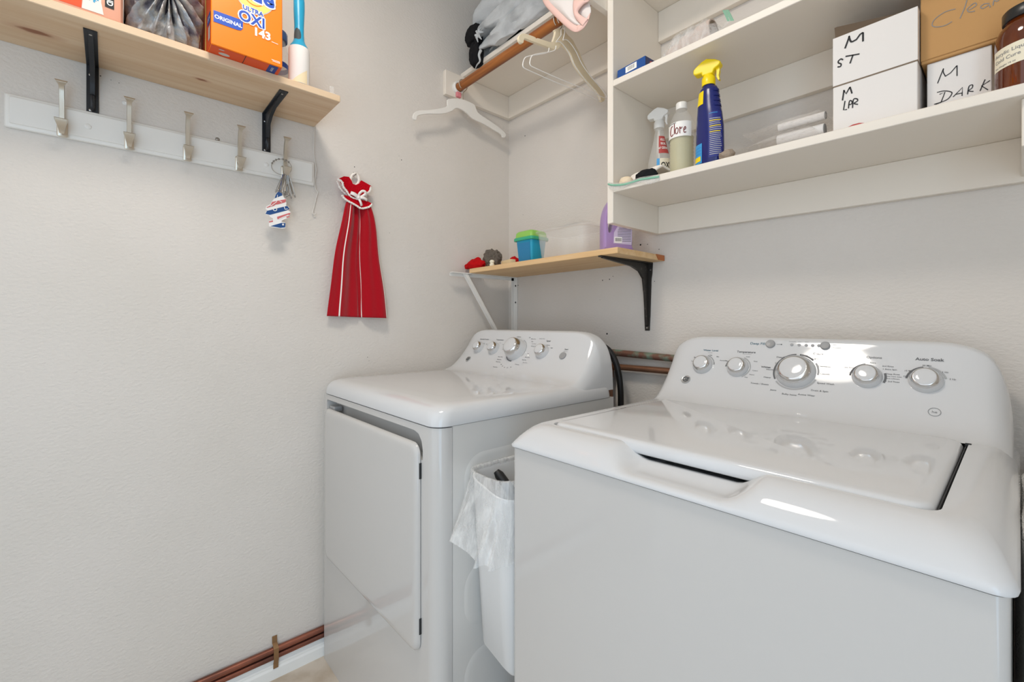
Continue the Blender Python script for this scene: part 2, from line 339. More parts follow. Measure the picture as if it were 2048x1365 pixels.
obj('pipe_bracket', G().add(box(.59, .606, -.012, -.001, .3, .945, .002)).add(box(.53, .56, -.03, -.004, .93, .975, .003)), M['white'], t)
t = thing('outlet_box', 'grey metal box with dark wiring behind the dryer console', 'outlet', (.5, 0, .93))
obj('box_body', box(.46, .555, -.05, -.001, .89, .972, .004), M['steel'], t)
obj('wiring', G().add(tube(spline([(.50, -.055, .97), (.535, -.065, .955), (.515, -.06, .935), (.55, -.06, .92), (.556, -.055, .89), (.545, -.05, .85)], 5), .005, 8)), M['rubber'], t)
hs = tube(spline([(.50, -.075, .99), (.53, -.085, 1.015), (.575, -.085, 1.021), (.612, -.08, 1.0), (.636, -.075, .955), (.648, -.072, .89), (.650, -.07, .80), (.650, -.07, .5), (.65, -.06, .1), (.65, -.06, .012)], 7), .0105, 12)
tag(obj('hose', hs, M['rubber'], loc=(.65, -.06, .012)), 'black rubber hose arching behind the dryer console', 'hose')
# ------------------------------------------------------------------ laundry machines
def flush(par):
    """close the print of one control as a part of its own"""
    global g
    if g.f: obj('lettering', g, [M['ink'], M['ink2'], M['blueink'], M['track'], M['whitep']], par, smooth=False)
    g = G()
class Console:
    """control panel: concave profile swept in x, ends rounded down to the deck"""
    P0 = [(-.262, 0), (-.2423, .0035), (-.2242, .0119), (-.2084, .0242), (-.1948, .0388), (-.1825, .0546), (-.171, .071), (-.1601, .0878), (-.1498, .1049), (-.1401, .1224), (-.131, .1402), (-.1225, .1575), (-.1185, .1632), (-.112, .1665), (-.103, .168), (-.080, .167), (-.069, .162), (-.063, .150), (-.062, 0)]
    def __init__(s, xc, deck, H, dy, W, w0=.2, n=3.5, ts=.7, edge=(.3415, .034, .036)):
        s.ts = ts; s.edge = edge; k = H/.168; s.xc = xc; s.deck = deck
        s.pr = [(y+dy, deck+h*k) for y, h in s.P0]; s.W = W; s.w0 = w0; s.n = n
        pts = spline([(0, y, z) for y, z in s.pr[:13]], 5); s.path = [(p.y, p.z) for p in pts]
        s.cum = [0]
        for a, b in zip(s.path, s.path[1:]): s.cum.append(s.cum[-1]+math.dist(a, b))
    def geo(s):
        xs = []
        N = 14
        for i in range(N+1):
            th = (PI/2)*i/N; u = math.sin(th)**(2/s.n); k = math.cos(th)**(2/s.n); xs.append((s.w0+(s.W-s.w0)*u, max(k, .002)))
        sec = [(s.xc-x, k) for x, k in xs[::-1]]+[(s.xc+x, k) for x, k in xs]
        full = [(p.y, p.z) for p in spline([(0, y, z) for y, z in s.pr[:18]], 3)]+[s.pr[18]]
        def base(x):                           # the deck falls away towards its sides
            e = max(0, 1-(s.edge[0]-abs(x-s.xc))/s.edge[1]); return s.deck-.004-s.edge[2]*e*e
        return loft([[(x, y, base(x)+(z-s.deck+.004)*k) for y, z in full] for x, k in sec])
    def s_at(s, z):
        for i in range(len(s.path)-1):
            z0, z1 = s.path[i][1], s.path[i+1][1]
            if z0 <= z <= z1: return s.cum[i]+(s.cum[i+1]-s.cum[i])*(z-z0)/max(z1-z0, 1e-9)
        return s.cum[-1]
    def at(s, q):
        q = max(0, min(q, s.cum[-1]-1e-6)); i = 0
        while s.cum[i+1] < q: i += 1
        t = (q-s.cum[i])/(s.cum[i+1]-s.cum[i]); a, b = s.path[i], s.path[i+1]
        ty, tz = b[0]-a[0], b[1]-a[1]; L = math.hypot(ty, tz)
        return a[0]+ty*t, a[1]+tz*t, ty/L, tz/L
    def surf(s, x, q, lift=.0005):
        y, z, ty, tz = s.at(q); return (x, y-tz*lift, z+ty*lift)
    def fr(s, x, z):
        y, zz, ty, tz = s.at(s.s_at(z)); return frame((x, y, zz), (1, 0, 0), (0, ty, tz))
    def txt(s, g, body, x, z, size, align='CENTER', mi=0, bold=.008, wide=1.12):
        V, F = text(body, size*s.ts, align, bold); q = s.s_at(z)
        g.add(([s.surf(x+p[0]*wide, q+p[1]) for p in V], F), mi)
    def arc(s, g, x, z, r0, r1, a0, a1, mi=0, n=24):
        q = s.s_at(z); V, F = [], []
        for k in range(n+1):
            a = R(a0+(a1-a0)*k/n)
            for r in (r0, r1): V.append(s.surf(x+r*math.sin(a), q+r*math.cos(a), .0004))
        for k in range(n): F.append((2*k, 2*k+1, 2*k+3, 2*k+2))
        g.add((V, F), mi)
def knob(parent, Mx, r, h):
    a = r; c = r*.69
    k = obj('knob', lathe([(a*1.03, -.004), (a*1.03, .002), (a, .004), (a*.97, h*.38), (a*.90, h*.58)], 40, Mx), M['plast'], parent, ang=50)
    ring = G().add(lathe([(a*.905, h*.57), (a*.90, h*.62), (a*.80, h*.82), (c*1.04, h*.95), (c*.98, h*.96)], 40, Mx))
    obj('chrome_ring', ring, M['chrome'], k, ang=60)
    obj('cap', lathe([(c*.99, h*.93), (c*.97, h*.975), (c*.9, h), (c*.5, h*1.02), (.0005, h*1.025)], 40, Mx), M['plast'], k, ang=60)
    return k
def badge(parent, Mx, r):
    b = obj('badge', lathe([(r, -.001), (r, .002), (r*.92, .004), (r*.8, .003), (.0005, .0028)], 32, Mx), M['silver'], parent)
    g = G()
    for a in range(4):                         # scroll ornaments round the rim
        for q in (0, 1):
            pts = [(r*.62*math.cos(R(a*90+q*45+20*t))*(1-.06*t), r*.62*math.sin(R(a*90+q*45+20*t))*(1-.06*t), .0034) for t in range(3)]
            g.add(tube(pts, r*.06, 5), 0, Mx)
    V, F = text('GE', r*1.05, 'CENTER', .03, .25)
    g.add(([(p[0], p[1], .0044) for p in V], F), 0, Mx)
    obj('monogram', g, M['ink'], b)
    return b
def cover_rings(x0, x1, y0, y1, spec, n=6, front=0, pocket=None):
    """stack of rounded rectangles (front, side, back inset, z, corner radius); pocket(x) in 0..1 lowers the front"""
    out = []
    for i, (f_, s_, b_, z, r, pf, pz) in enumerate(spec):
        ring = []
        for (x, y) in rrect(x0+s_, x1-s_, y0+f_, y1-b_, r, n, front):
            zz = z
            if pocket and y < y0+f_+.004:
                k = pocket(x); y = y+k*(pf-f_); zz = z+k*(pz-z)
            ring.append((x, y, zz))
        out.append(ring)
    return out
def sm(a, b, x):
    t = max(0, min(1, (x-a)/(b-a))); return t*t*(3-2*t)
# ---- washer
X0, X1, Y0, Y1 = .852, 1.535, -.740, -.058
wsh = thing('washing_machine', 'white top-loading washing machine in the right foreground', 'washing machine', ((X0+X1)/2, -.4, 0))
obj('cabinet_body', loft([[(x, y, z) for x, y in rrect(X0, X1, Y0, Y1, .012, 5)] for z in (0, .846)]), M['front'], wsh, ang=30)
pk = lambda x: sm(1.070, 1.128, x)*(1-sm(1.268, 1.318, x))
sp = [(-.001, .001, 0, .8475, .014, -.001, .8475), (-.006, -.005, 0, .8490, .018, -.006, .8490), (-.007, -.006, 0, .8525, .020, -.007, .8525), (-.003, -.003, 0, .859, .024, -.004, .8565), (.004, .002, 0, .868, .028, .001, .8592),
      (.014, .008, 0, .8775, .032, .010, .8600), (.026, .015, 0, .8855, .034, .024, .8590), (.038, .023, 0, .8908, .034, .038, .8605), (.048, .032, 0, .8930, .030, .050, .8640), (.055, .042, 0, .8935, .024, .057, .8680),
      (.0572, .0520, .0, .8932, .020, .061, .8690), (.0585, .0530, .0, .890, .020, .066, .8690), (.0585, .0530, .0, .855, .020, .085, .8555)]
rings = cover_rings(X0, X1, Y0, Y1, sp, 6, 64, pk)
cv = obj('top_cover', loft(rings, False, True), M['plast'], wsh, ang=55)
obj('lid_gap_shade', box(1.4790, 1.4803, -.672, -.268, .862, .8900), M['dark'], wsh, label='dark strip imitating the shade in the gap beside the lid')  # dark strip set into the gap to imitate its shade
lid = loft([[(x, y, z) for x, y in rrect(.9080+d, 1.4785-d, -.6835+d, -.262-d*.3, max(.024-d, .006), 6)] for d, z in ((.004, .876), (.0005, .879), (0, .883), (.001, .891), (.004, .8958), (.009, .8978), (.02, .8988))])
obj('lid', lid, M['plast'], wsh, ang=60)
obj('lid_hinge', G().add(box(1.4785, 1.4865, -.270, -.2625, .886, .8945, .001)), M['dark'], wsh)
wc = Console((X0+X1)/2, .893, .168, 0, .3405)
co = obj('control_console', wc.geo(), M['plast'], wsh, ang=60)
xc = wc.xc
for x, r, h in ((.972, .0255, .0205), (1.063, .0255, .0205), (1.1925, .0405, .025), (1.326, .0255, .0205), (1.418, .0255, .0205)):
    knob(wsh, wc.fr(x, .985 if r < .03 else .984), r, h)
badge(wsh, wc.fr(.938, .9445), .0125)
zb = 1.0455
for x, r, nm in ((1.1285, .0105, 'start_button'), (1.2435, .0098, 'pause_button')):
    b = obj(nm, lathe([(r, -.002), (r, .003), (r*.85, .0048), (r*.5, .0042), (.0005, .0036)], 28, wc.fr(x, zb)), M['grey'], wsh)
for x in (1.1755, 1.191, 1.2055, 1.2185, 1.231):
    obj('indicator_light', lathe([(.0034, -.001), (.0034, .0014), (.0022, .0022), (.0003, .0023)], 16, wc.fr(x, zb)), M['track'], wsh)
g = G(); T = wc.txt; S = .0082
T(g, 'Deep Fill', 1.0985, zb, .0125, mi=2, bold=.012); g.add(([wc.surf(x, wc.s_at(zb)+d) for x in (1.142, 1.152) for d in (-.0004, .0004)], [(0, 1, 3, 2)])); wc.arc(g, 1.153, zb, 0, .0016, 0, 360, 0, 12)
for b_, x in (('Sensing/Fill', 1.1755), ('Soak', 1.191), ('Wash', 1.2055)): T(g, b_, x, zb+.0075, .0042, mi=1)
flush(wsh); T(g, 'Pause', 1.2565, zb+.003, .0050, 'LEFT', 1); T(g, 'Lid Locked', 1.2565, zb-.0035, .0050, 'LEFT', 1); T(g, '3 sec', 1.2435, zb-.014, .005, mi=1)
flush(wsh); T(g, 'Water Level', .984, 1.0235, .0102, mi=2, bold=.02); T(g, 'Load Size', .984, 1.0175, .0042, mi=1)
for b_, x, z in (('Low', .945, .993), ('Med', .950, 1.003), ('High', .983, 1.011), ('Max', 1.003, 1.008), ('PreciseFill', 1.014, .999)): T(g, b_, x, z, .0056, 'LEFT' if x > .96 else 'RIGHT')
wc.arc(g, .972, .985, .0285, .0305, 15, 85, 1); wc.arc(g, .972, .985, .0285, .031, 72, 84, 0)
flush(wsh); T(g, 'Temperature', 1.075, 1.0235, .0108, bold=.022); T(g, 'Hot/Cold Rinses', 1.078, 1.0185, .0040, mi=1)
for b_, x, z in (('Tap', 1.035, .999), ('Cold', 1.077, 1.012), ('Cool', 1.097, 1.002), ('Colors', 1.099, .980), ('Warm', 1.094, .970), ('Hot', 1.085, .963)): T(g, b_, x, z, .0058, 'LEFT' if x > 1.05 else 'RIGHT')
wc.arc(g, 1.063, .985, .028, .031, 20, 150, 3); wc.arc(g, 1.063, .985, .028, .0315, 270, 320, 0)
flush(wsh); T(g, 'Whites', 1.128, .990, .0092, 'CENTER', bold=.03); T(g, 'Colors', 1.232, 1.027, .0092, 'CENTER', 1, .015)
for b_, x, z, al in (('DeepClean', 1.176, 1.015, 'RIGHT'), ('Light', 1.159, 1.001, 'RIGHT'), ('Normal', 1.150, .985, 'RIGHT'), ('Heavy', 1.144, .967, 'RIGHT'), ('Towels / Sheets', 1.143, .951, 'RIGHT'), ('Jeans', 1.162, .9405, 'RIGHT'), ('Bulky Items', 1.190, .9345, 'CENTER'), ('Active Wear', 1.207, .937, 'LEFT'),
                   ('Drain & Spin', 1.230, .948, 'LEFT'), ('Speed Wash', 1.239, .964, 'LEFT'), ('Casuals', 1.241, .984, 'LEFT'), ('Delicates', 1.236, 1.0, 'LEFT'), ('Light', 1.222, 1.016, 'LEFT'), ('Rinse', 1.198, 1.0225, 'LEFT')):
    T(g, b_, x, z, .0082, al, 1 if b_ in ('Delicates', 'Rinse') or z == 1.016 else 0)
wc.arc(g, 1.1925, .984, .0435, .0475, 110, 232, 3); wc.arc(g, 1.1925, .984, .0435, .0475, 56, 95, 3); wc.arc(g, 1.1925, .984, .0432, .047, 240, 355, 0); wc.arc(g, 1.1925, .984, .0432, .047, 4, 45, 0)
for a in range(115, 235, 20): wc.arc(g, 1.1925+.0455*math.sin(R(a)), .984+.038*math.cos(R(a)), 0, .0015, 0, 360, 4, 10)
flush(wsh); T(g, 'Options', 1.334, 1.0245, .0102, bold=.012)
for b_, x, z, al in (('Off', 1.298, .991, 'RIGHT'), ('2nd Rinse', 1.303, 1.001, 'RIGHT'), ('Extra', 1.333, 1.0135, 'CENTER'), ('2nd Rinse', 1.349, 1.008, 'LEFT'), ('+ Extra Spin', 1.350, 1.002, 'LEFT'), ('Deep Rinse', 1.3565, .993, 'LEFT'), ('(uses more water', 1.3565, .9885, 'LEFT'), ('fabric softener)', 1.3565, .9842, 'LEFT'), ('+ 2nd Rinse', 1.3565, .9785, 'LEFT')): T(g, b_, x, z, .0046 if b_[0] in '(f' else .0060, al)
wc.arc(g, 1.326, .985, .0285, .0325, 70, 112, 0); wc.arc(g, 1.326, .985, .0275, .031, 270, 350, 0)
flush(wsh); T(g, 'Auto Soak', 1.421, 1.0255, .0125, bold=.022)
for b_, x, z, al in (('Off', 1.3905, .9905, 'RIGHT'), ('15 Min', 1.3985, 1.0015, 'RIGHT'), ('30 Min', 1.418, 1.0135, 'CENTER'), ('1 Hr', 1.440, 1.003, 'LEFT'), ('2 Hr', 1.451, .991, 'LEFT')): T(g, b_, x, z, .0064, al)
wc.arc(g, 1.418, .985, .0275, .031, 275, 350, 0); wc.arc(g, 1.418, .985, .0275, .031, 5, 75, 3)
flush(wsh); wc.arc(g, 1.434, .931, .0082, .0094, 0, 360, 1, 30); T(g, 'he', 1.434, .931, .0105, mi=1)
flush(wsh)
# ---- dryer
DX0, DX1, DY0, DY1 = .021, .705, -.828, -.187
dry = thing('clothes_dryer', 'white front-loading clothes dryer against the left wall', 'dryer', ((DX0+DX1)/2, -.5, 0))
g = G().add(box(DX0+.001, DX1-.001, -.7845, DY1, 0, .869))
def pad(y0, y1, z0, z1, r):                    # pressed panel in the sheet-metal side
    return loft([[(x, a, b) for a, b in rrect(y0+d, y1-d, z0+d, z1-d, r, 8)] for x, d in ((DX1-.0015, 0), (DX1-.001, .002), (DX1+.0002, .009), (DX1+.0005, .013))], False, True)
for y0, y1, z0, z1 in ((-.755, -.25, .60, .80), (-.755, -.25, .395, .545), (-.755, -.25, .06, .345)): g.add(pad(y0, y1, z0, z1, .055))
obj('cabinet_body', g, M['enamel'], dry, ang=30)
fp = []
for (x0, x1, y0, y1) in ((DX0, DX1, DY0, -.786),):
    r = .034
    q_ = .006; fp = [(x0+q_-q_*math.cos(R(a)), y0+q_-q_*math.sin(R(a))) for a in range(0, 91, 15)]+[(x1-r+r*math.sin(R(a)), y0+r-r*math.cos(R(a))) for a in range(0, 91, 10)]+[(x1, y1), (x0, y1)]
fpo = obj('front_panel', loft([[(x, y, z) for x, y in fp] for z in (0, .8675)]), M['front'], dry, ang=30)
slot = [(.052, .790), (.650, .790), (.650, .812), (.645, .832), (.632, .846), (.612, .8515), (.058, .8515), (.052, .846)]
c = obj('c', prism([(x, -.84, z) for x, z in slot], (0, .045, 0)), M['front'], dry)
cut(fpo, c)
obj('latch', box(.070, .110, -.826, -.800, .818, .834, .002), M['grey'], dry)
dd = [(x, z) for x, z in rrect(.059, .643, .352, .826, .026, 8)]
def inset(d): return [(x, z) for x, z in rrect(.059+d, .643-d, .352+d, .826-d, .026-d*.6, 8)]
dr = obj('door', loft([[(x, y, z) for x, z in inset(d)] for d, y in ((.004, -.8275), (0, -.830), (.001, -.835), (.005, -.8392), (.011, -.8408), (.02, -.8412))]), M['front'], dry, ang=60)
for z in (.765, .415): obj('hinge', box(.6428, .6449, -.8335, -.826, z-.018, z+.018, .0008), M['dark'], dr)
sp = [(.001, .001, 0, .8695, .034, 0, 0), (-.002, -.002, 0, .8705, .036, 0, 0), (-.0025, -.0025, 0, .874, .037, 0, 0), (-.001, -.0015, 0, .888, .040, 0, 0), (.003, .001, 0, .8985, .042, 0, 0), (.0095, .005, 0, .9065, .044, 0, 0), (.019, .011, 0, .9120, .046, 0, 0), (.031, .020, 0, .9150, .046, 0, 0), (.048, .036, 0, .9165, .046, 0, 0), (.09, .08, 0, .9172, .03, 0, 0)]
obj('top_cover', loft(cover_rings(DX0, DX1, DY0, DY1, sp, 8)), M['plast'], dry, ang=55)
dc = Console((DX0+DX1)/2, .9165, .155, -.125, .3395, .2, 3.2, .8, (.342, .024, .026))
obj('control_console', dc.geo(), M['plast'], dry, ang=60)
zk = 1.001
for x, r, h in ((.150, .0225, .026), (.241, .0235, .026), (.363, .0395, .043), (.491, .0245, .026)): knob(dry, dc.fr(x, zk), r, h)
badge(dry, dc.fr(.122, .957), .0125)
obj('start_button', lathe([(.0125, -.002), (.0125, .003), (.011, .0042), (.0005, .0036)], 28, dc.fr(.585, .994)), M['grey'], dry)
g = G(); T = dc.txt
T(g, 'Extended Tumble', .156, 1.0335, .0085, bold=.015); T(g, 'Off', .182, 1.016, .006); T(g, 'On', .166, 1.018, .006)
flush(dry); T(g, 'Temperature', .248, 1.034, .0088, bold=.015)
for b_, x, z in (('Low', .255, 1.023), ('Medium', .274, 1.018), ('High', .284, 1.008), ('Anti-Bac', .285, 1.001)): T(g, b_, x, z, .0052, 'LEFT', 1)
flush(dry); T(g, 'Cottons', .345, 1.0475, .0072)
for b_, x, z, al, mi in (('Off', .398, 1.046, 'LEFT', 0), ('More Dry', .412, 1.042, 'LEFT', 0), ('Sensor Dry', .450, 1.044, 'LEFT', 1), ('Dry', .418, 1.033, 'LEFT', 0), ('Less Dry', .424, 1.026, 'LEFT', 1), ('Energy Saver', .426, 1.018, 'LEFT', 1), ('Off', .424, .992, 'LEFT', 0), ('More Dry', .421, .981, 'LEFT', 0), ('Less Dry', .414, .972, 'LEFT', 0), ('Easy Care', .424, .964, 'LEFT', 1), ('Delicates', .392, .956, 'LEFT', 1),
                       ('Quick Fluff', .309, .975, 'RIGHT', 0), ('Speed Dry', .311, .966, 'RIGHT', 0), ('Damp Dry', .313, .958, 'RIGHT', 0), ('60', .325, .951, 'CENTER', 0), ('50', .337, .946, 'CENTER', 0), ('40', .351, .943, 'CENTER', 0), ('30', .366, .943, 'CENTER', 0), ('20', .381, .946, 'CENTER', 0), ('Timed Dry', .316, .941, 'RIGHT', 0)): T(g, b_, x, z, .0064, al, mi)
dc.arc(g, .363, zk, .0425, .0465, 178, 232, 0)
for a in range(185, 232, 9): dc.arc(g, .363, zk, .042, .047, a, a+2, 3, 2)
dc.arc(g, .363, zk, .0425, .0455, 20, 120, 3)
flush(dry); T(g, 'Signal', .497, 1.0375, .0095, bold=.015); T(g, 'Volume', .503, 1.024, .006); T(g, 'High', .523, 1.016, .006); T(g, 'Off', .462, 1.014, .006)
flush(dry); T(g, 'Start', .588, 1.014, .0088, bold=.02); T(g, 'Hold 3 Sec', .588, 1.008, .0044, mi=1)
flush(dry)
# ------------------------------------------------------------------ left wall: coat rack, board shelf, towel
t = thing('coat_rack', 'white board coat rack with five brushed nickel hooks', 'coat rack', (.006, -1.19, 1.545))
def rack(y0, y1, z0, z1):
    return loft([[(x, a, b) for a, b in rrect(y0+d, y1-d, z0+d, z1-d, .003, 2)] for x, d in ((.0005, 0), (.007, 0), (.010, .002), (.0115, .006), (.013, .008), (.0155, .009))])
obj('board', rack(-1.531, -.853, 1.5455, 1.6225), M['white'], t, ang=25)
for y, z in ((-1.392, 1.582), (-.996, 1.580)): obj('screw_cover', lathe([(.0065, .0150), (.0065, .0165), (.004, .0178), (.0003, .018)], 20, frame((0, y, z), (0, 1, 0), (0, 0, 1))), M['white'], t)
for y in (-1.437, -1.315, -1.193, -1.069, -.946):
    h = obj('hook', loft([[(x, y+a, 1.565+b) for a, b in rrect(-.0095+d, .0095-d, -.021+d, .021-d, .004, 3)] for x, d in ((.0150, 0), (.0180, 0), (.0195, .0015))]), M['nickel'], t)
    g = G()
    def strap(pts, w0):                        # flat tapered arm: centre line in x, z with half widths
        V, F = [], []
        for i, (x, z, hw, th) in enumerate(pts):
            a = pts[max(i-1, 0)]; b = pts[min(i+1, len(pts)-1)]; tx, tz = b[0]-a[0], b[1]-a[1]; L = math.hypot(tx, tz) or 1
            nx, nz = -tz/L, tx/L
            V += [(x+nx*th, y-hw, z+nz*th), (x+nx*th, y+hw, z+nz*th), (x-nx*th, y+hw*.8, z-nz*th), (x-nx*th, y-hw*.8, z-nz*th)]
        return loft([V[i:i+4] for i in range(0, len(V), 4)])
    g.add(strap([(.020, 1.560, .005, .003), (.024, 1.572, .0055, .0032), (.027, 1.595, .005, .003), (.030, 1.625, .0052, .0032), (.035, 1.648, .0052, .0032), (.042, 1.658, .0055, .003), (.048, 1.6625, .0095, .0032), (.052, 1.664, .0115, .0028), (.053, 1.6642, .0115, .002)], 0))
    obj('upper_arm', g, M['nickel'], h, ang=35)
    g = G().add(strap([(.020, 1.566, .006, .003), (.024, 1.556, .0055, .003), (.032, 1.5505, .0055, .003), (.040, 1.554, .006, .003), (.047, 1.562, .0085, .0035), (.054, 1.570, .0118, .004), (.057, 1.575, .0122, .0035)], 0))
    obj('lower_arm', g, M['nickel'], h, ang=35)
t = thing('wall_shelf', 'pale pine board shelf on two black brackets above the coat rack', 'shelf', (0, -.851, 1.74))
obj('board', box(.001, .226, -1.95, -.851, 1.7405, 1.7595, .0015, 1), M['pineL'], t, smooth=False)
for y in (-1.384, -.993):
    g = G().add(box(.0008, .190, y-.0115, y+.0115, 1.7375, 1.7403, .0006, 1)).add(box(.0008, .0038, y-.0115, y+.0115, 1.6195, 1.7385, .0006, 1))
    rib = [(.186, 1.7375), (.15, 1.7335), (.10, 1.727), (.06, 1.7165), (.035, 1.701), (.024, 1.683), (.020, 1.668), (.016, 1.663), (.0035, 1.661), (.0035, 1.7375)]
    g.add(prism([(x, y-.0045, z) for x, z in rib], (0, .009, 0)))
    g.add(tube([(.011+.009*math.cos(R(a)), y, 1.646+.017*math.sin(R(a))) for a in range(0, 360, 20)], .0035, 8, True))
    b = obj('bracket', g, M['black'], t, ang=30)
    for x, z, ax in ((.172, 1.737, 0), (.0042, 1.628, 1), (.0042, 1.716, 1)):
        Mx = frame((x, y+(.006 if z == 1.716 else 0), z), (1, 0, 0), (0, -1, 0)) if ax == 0 else frame((x-.0006, y-.004, z), (0, 1, 0), (0, 0, 1))
        obj('screw', lathe([(.0035, -.0005), (.0033, .0008), (.002, .0016), (.0003, .0018)], 12, Mx), M['steel'], b)
for p, lab in (((250, 206), 'small screw in the wall beside the second coat hook'), ((435, 279), 'small dark screw in the wall between third and fourth coat hooks')):
    q = _on(0, 0, p); tag(obj('wall_screw', lathe([(.0058, .0003), (.0055, .001), (.003, .003), (.0024, .0032), (.0022, .0015), (.0003, .0012)], 16, frame(q, (0, 1, 0), (0, 0, 1))), M['whitecap'] if p[0] == 250 else M['steel'], loc=q), lab, 'screw')
pts = spline([(.003, -.851, 1.7395), (.006, -.853, 1.70), (.005, -.853, 1.65), (.007, -.847, 1.60), (.006, -.851, 1.56), (.005, -.847, 1.535), (.008, -.842, 1.527), (.006, -.846, 1.51), (.005, -.852, 1.48), (.006, -.857, 1.458), (.009, -.853, 1.452), (.010, -.849, 1.457)], 6)
tag(obj('cord', tube(pts, [.0016+.0008*(i % 9 == 0) for i in range(len(pts))], 7), M['thread'], loc=(.003, -.851, 1.7395)), 'thin white cord hanging down the wall from the pine shelf end', 'cord')
# red kitchen towel sewn to a crocheted collar
t = thing('hanging_towel', 'red kitchen towel with white crochet collar and bow hanging from a nail', 'towel', (.01, -.71, 1.5))
def towel(u, v):
    zt, zb_ = 1.510, 1.1205-.006*u
    z = zt+(zb_-zt)*v
    e = min(1, .36+.64*(v*1.0)**.62) if v > 0 else .36
    yc = -.7135+.001*v; hw = .105*e
    y = yc+(u-.5)*2*hw + .004*math.sin(3*v*PI)*(1-v)
    k = u*2*PI
    x = .020+.012*math.sin(k*1.35+.5)*(1-.35*v)+.004*math.sin(k*4.2+1+v)*(1-.5*v)+.004*math.sin(v*5+u*3)
    if .50 < u < .62: x -= .010*math.sin((u-.5)/.12*PI)*min(1, v*2)*(1-.2*v)
    return (max(.006, x), y, z)
nu, nv = 92, 60
V, F = grid(towel, nu, nv); g = G(); g.v = V; g.f = F
def stripe(i): 
    u = (i+.5)/nu
    return 1 if .178 < u < .20 or .585 < u < .603 or u > .983 else 0
g.m = [stripe(i) for i in range(nu) for j in range(nv)]
solid(obj('towel_cloth', g, [M['red'], M['cot']], t), .004)
def px(p, x): return _on(0, x, p)
def collar(nm, out, x, th):
    o = obj(nm, prism([px(p, x) for p in out], (th, 0, 0)), M['redc'], t, ang=30); return o
collar('collar', [(677, 358), (686, 354), (696, 355), (701, 362), (704, 369), (710, 371), (717, 368), (721, 362), (730, 367), (742, 374), (741, 379), (733, 385), (729, 392), (719, 394), (708, 394), (698, 391), (690, 383), (683, 369)], .026, .008)
collar('waist_frill', [(684, 392), (690, 392), (700, 395), (712, 399), (724, 402), (734, 404), (744, 409), (741, 413), (733, 415), (724, 416), (714, 413), (703, 408), (694, 402), (687, 397)], .028, .008)
def scallop(pts, x, r=.0042):
    P = spline([px(p, x) for p in pts], 5); g = G(); d = 0
    for i in range(len(P)-1):
        d += (P[i+1]-P[i]).length
    n = max(3, int(d/.0078)); k = 0; acc = 0; step = d/n
    for i in range(len(P)-1):
        acc += (P[i+1]-P[i]).length
        if acc >= step*k:
            c = P[i]; bm = bmesh.new(); bmesh.ops.create_icosphere(bm, subdivisions=1, radius=r)
            for v in bm.verts: v.co = (v.co.x*.9+c.x+.001*random.uniform(-1, 1), v.co.y*1.15+c.y, v.co.z+c.z)
            g.add(_out(bm)); k += 1
    g.add(tube(P, r*.7, 6)); return g
obj('crochet_edging', scallop([(677, 359), (684, 364), (687, 374), (693, 382), (698, 390)], .036), M['cot'], t)
obj('crochet_edging', scallop([(675, 364), (679, 374), (686, 383), (694, 390)], .020, .004), M['cot'], t)
obj('crochet_edging', scallop([(742, 375), (739, 383), (733, 388), (731, 393)], .036), M['cot'], t)
obj('crochet_edging', scallop([(685, 392), (691, 399), (701, 405), (712, 411), (722, 417), (732, 416), (740, 413), (744, 408)], .037), M['cot'], t)
obj('crochet_edging', scallop([(699, 391), (704, 395), (712, 398), (719, 400)], .038, .0034), M['cot'], t)
ringp = [px((709.5+8.2*math.cos(R(a)), 359.5+11.5*math.sin(R(a))), .014+.012*(math.sin(R(a)) > .4)) for a in range(0, 360, 15)]
obj('hanging_ring', tube(ringp, .0042, 8, True), M['cot'], t)
g = G()
def band(pts, wd, x0=.040):
    P = spline([px(p, x0) for p in pts], 6)
    V, F = [], []
    for i, p in enumerate(P):
        q = i/(len(P)-1); xx = .006*math.sin(q*PI)
        a = P[max(i-1, 0)]; b = P[min(i+1, len(P)-1)]; tt = (b-a).normalized(); s_ = tt.cross(Vector((1, 0, 0))).normalized()*wd/2
        V += [tuple(p+s_+Vector((xx, 0, 0))), tuple(p-s_+Vector((xx+.001, 0, 0)))]
    return V, [(2*i, 2*i+1, 2*i+3, 2*i+2) for i in range(len(P)-1)]
for pts, wd in (([(716, 395), (718, 388), (724, 383), (730, 386), (727, 391), (718, 396)], .008), ([(701, 386), (708, 390), (717, 396)], .012), ([(716, 396), (719, 404), (723, 412)], .008), ([(718, 396), (726, 397), (734, 401)], .009), ([(713, 394), (720, 397)], .012)): g.add(band(pts, wd))
solid(obj('ribbon_bow', g, M['ribbon'], t), .0012)
obj('nail', tube([(-.002, *px((709, 351), .01)[1:]), (.024, *px((709, 350), .01)[1:])], .002, 8), M['steel'], t)
